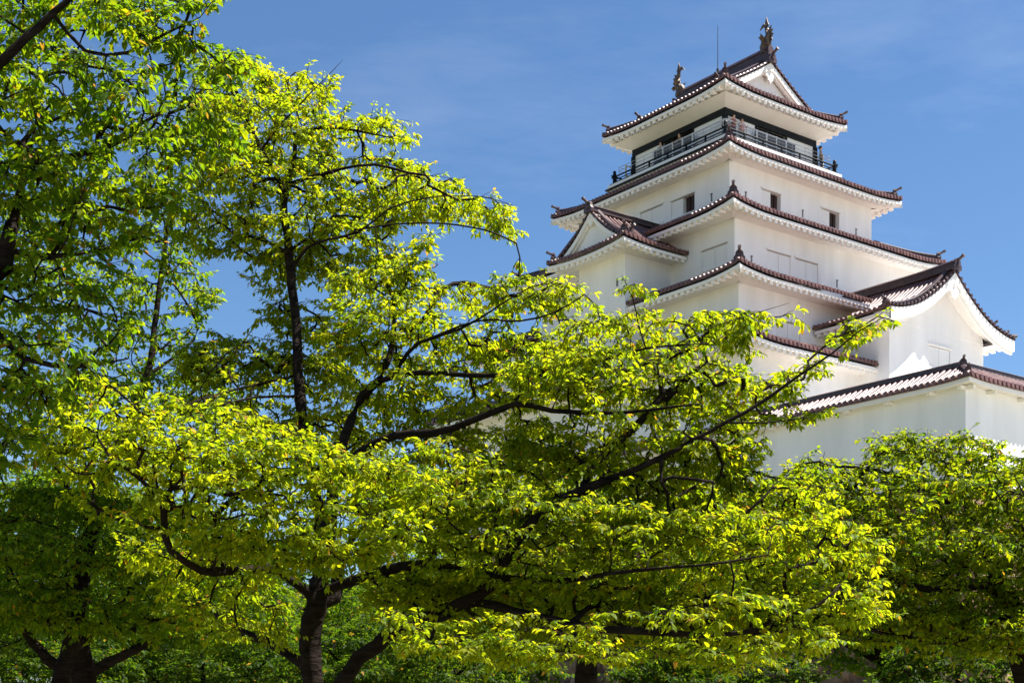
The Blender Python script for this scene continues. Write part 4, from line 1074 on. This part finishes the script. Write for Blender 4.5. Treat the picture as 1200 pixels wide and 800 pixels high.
def far_tree(label, px, top, d, wpx, seed, low=800, lean=0, lai=2.4):
    """a whole tree further back: forked trunk, spreading limbs and a ragged crown"""
    rng = random.Random(seed); h = low - top; mid = low - h * .35
    limbs = [[(px, HOR - 25, d, .20), (px + lean * .3, low - 10, d, .17), (px + lean * .6, mid, d, .12), (px + lean, top + h * .35, d, .06), (px + lean, top + h * .12, d, .02)]]
    for k in range(5):
        sgn = -1 if k % 2 else 1; y0 = low - 12 - (low - mid) * k / 5
        limbs.append([(px + lean * .4, y0, d, .09), (px + lean + sgn * wpx * rng.uniform(.16, .24), y0 - h * .18, d + rng.uniform(-.8, .8), .06), (px + lean + sgn * wpx * rng.uniform(.34, .44), y0 - h * rng.uniform(.25, .5), d + rng.uniform(-1.5, 1.5), .02)])
    out = []; K = 22
    for k in range(K):
        a = 2 * math.pi * k / K; rr = rng.uniform(.82, 1.12)
        out.append((px + lean + wpx * .5 * rr * math.cos(a), (low + top) / 2 - h * .5 * rr * math.sin(a)))
    return build_tree(label, limbs, [(out, d, wpx * .33 / FPX * d, lai)], M_LEAF_SHADED, seed, leaf=.12, simple=True, dens=.8, prune=False, tint_shift=rng.uniform(-.15, .05))
for _k, (_p, _t, _d, _w, _l) in enumerate([(120, 690, 58, 260, 'far tree showing low in the gap beside the thick trunk at the lower left'), (285, 700, 62, 240, 'far tree showing low in the gap left of the broad cherry trunk'), (420, 705, 60, 230, 'far tree showing low just right of the broad cherry trunk')]):
    far_tree(_l, _p, _t, _d, _w, 60 + _k, low=815)
far_tree('distant shaded tree seen low between the left edge and the thick trunk', 10, 600, 36, 260, 41)
far_tree('distant shaded tree low behind the thick trunk, its crown rounded', 170, 610, 40, 260, 42)
far_tree('distant shaded tree low just left of the broad cherry trunk', 310, 625, 38, 230, 43, lean=12)
far_tree('distant shaded tree seen under the right limb of the broad cherry', 500, 645, 40, 240, 44)
far_tree('shaded tree against the stone wall right of the central dark trunk', 800, 655, 33, 230, 45)
far_tree('shaded tree against the stone wall near the right edge trunk', 1040, 640, 31, 240, 46, lean=-15)

def bush(label, px, top, d, wpx, seed):
    z_top = EYE + (HOR - top) / FPX * d; X = (px - CXP) / FPX * d; ybase = HOR + EYE * FPX / d
    limbs = [[(px, HOR - 20, d, .06), (px + 3, HOR - 50, d, .05), (px, top + 45, d, .02)],
             [(px, HOR - 10, d, .045), (px - wpx * .25, (HOR + top) / 2, d - .4, .03), (px - wpx * .35, top + 40, d - .6, .012)],
             [(px, HOR - 10, d, .045), (px + wpx * .25, (HOR + top) / 2, d + .3, .03), (px + wpx * .36, top + 36, d + .5, .012)]]
    rng = random.Random(seed); K = 14; out = []
    for k in range(K):
        a = math.pi * k / (K - 1); rr = 1 + rng.uniform(-.12, .12)
        out.append((px + wpx * .5 * rr * math.cos(a), HOR - 10 - (HOR - 10 - top) * rr * max(0.0, math.sin(a)) ** .7))
    build_tree(label, limbs, [(out, d, wpx * .4 / FPX * d, 2.6)], M_LEAF_BUSH, seed, leaf=.11, simple=True, name='shrub', cat='shrub', group='shrubs under the cherry trees', prune=False, dens=1.0)
bush('leafy shrub behind the thick trunk at the lower left edge', 30, 700, 30, 300, 31)
bush('leafy shrub between the thick trunk and the broad cherry', 235, 690, 32, 320, 32)
bush('bright leafy shrub low behind the fork of the broad cherry', 475, 712, 29, 280, 33)
bush('leafy shrub right of the central dark trunk', 780, 750, 30, 160, 34)
bush('leafy shrub low at the right by the edge trunk', 1120, 735, 28, 200, 35)
bush('leafy shrub under the right limb, left of the central dark trunk', 610, 772, 30, 120, 36)
bush('small leafy shrub at the foot of the stone wall, right of centre', 900, 768, 30, 150, 37)
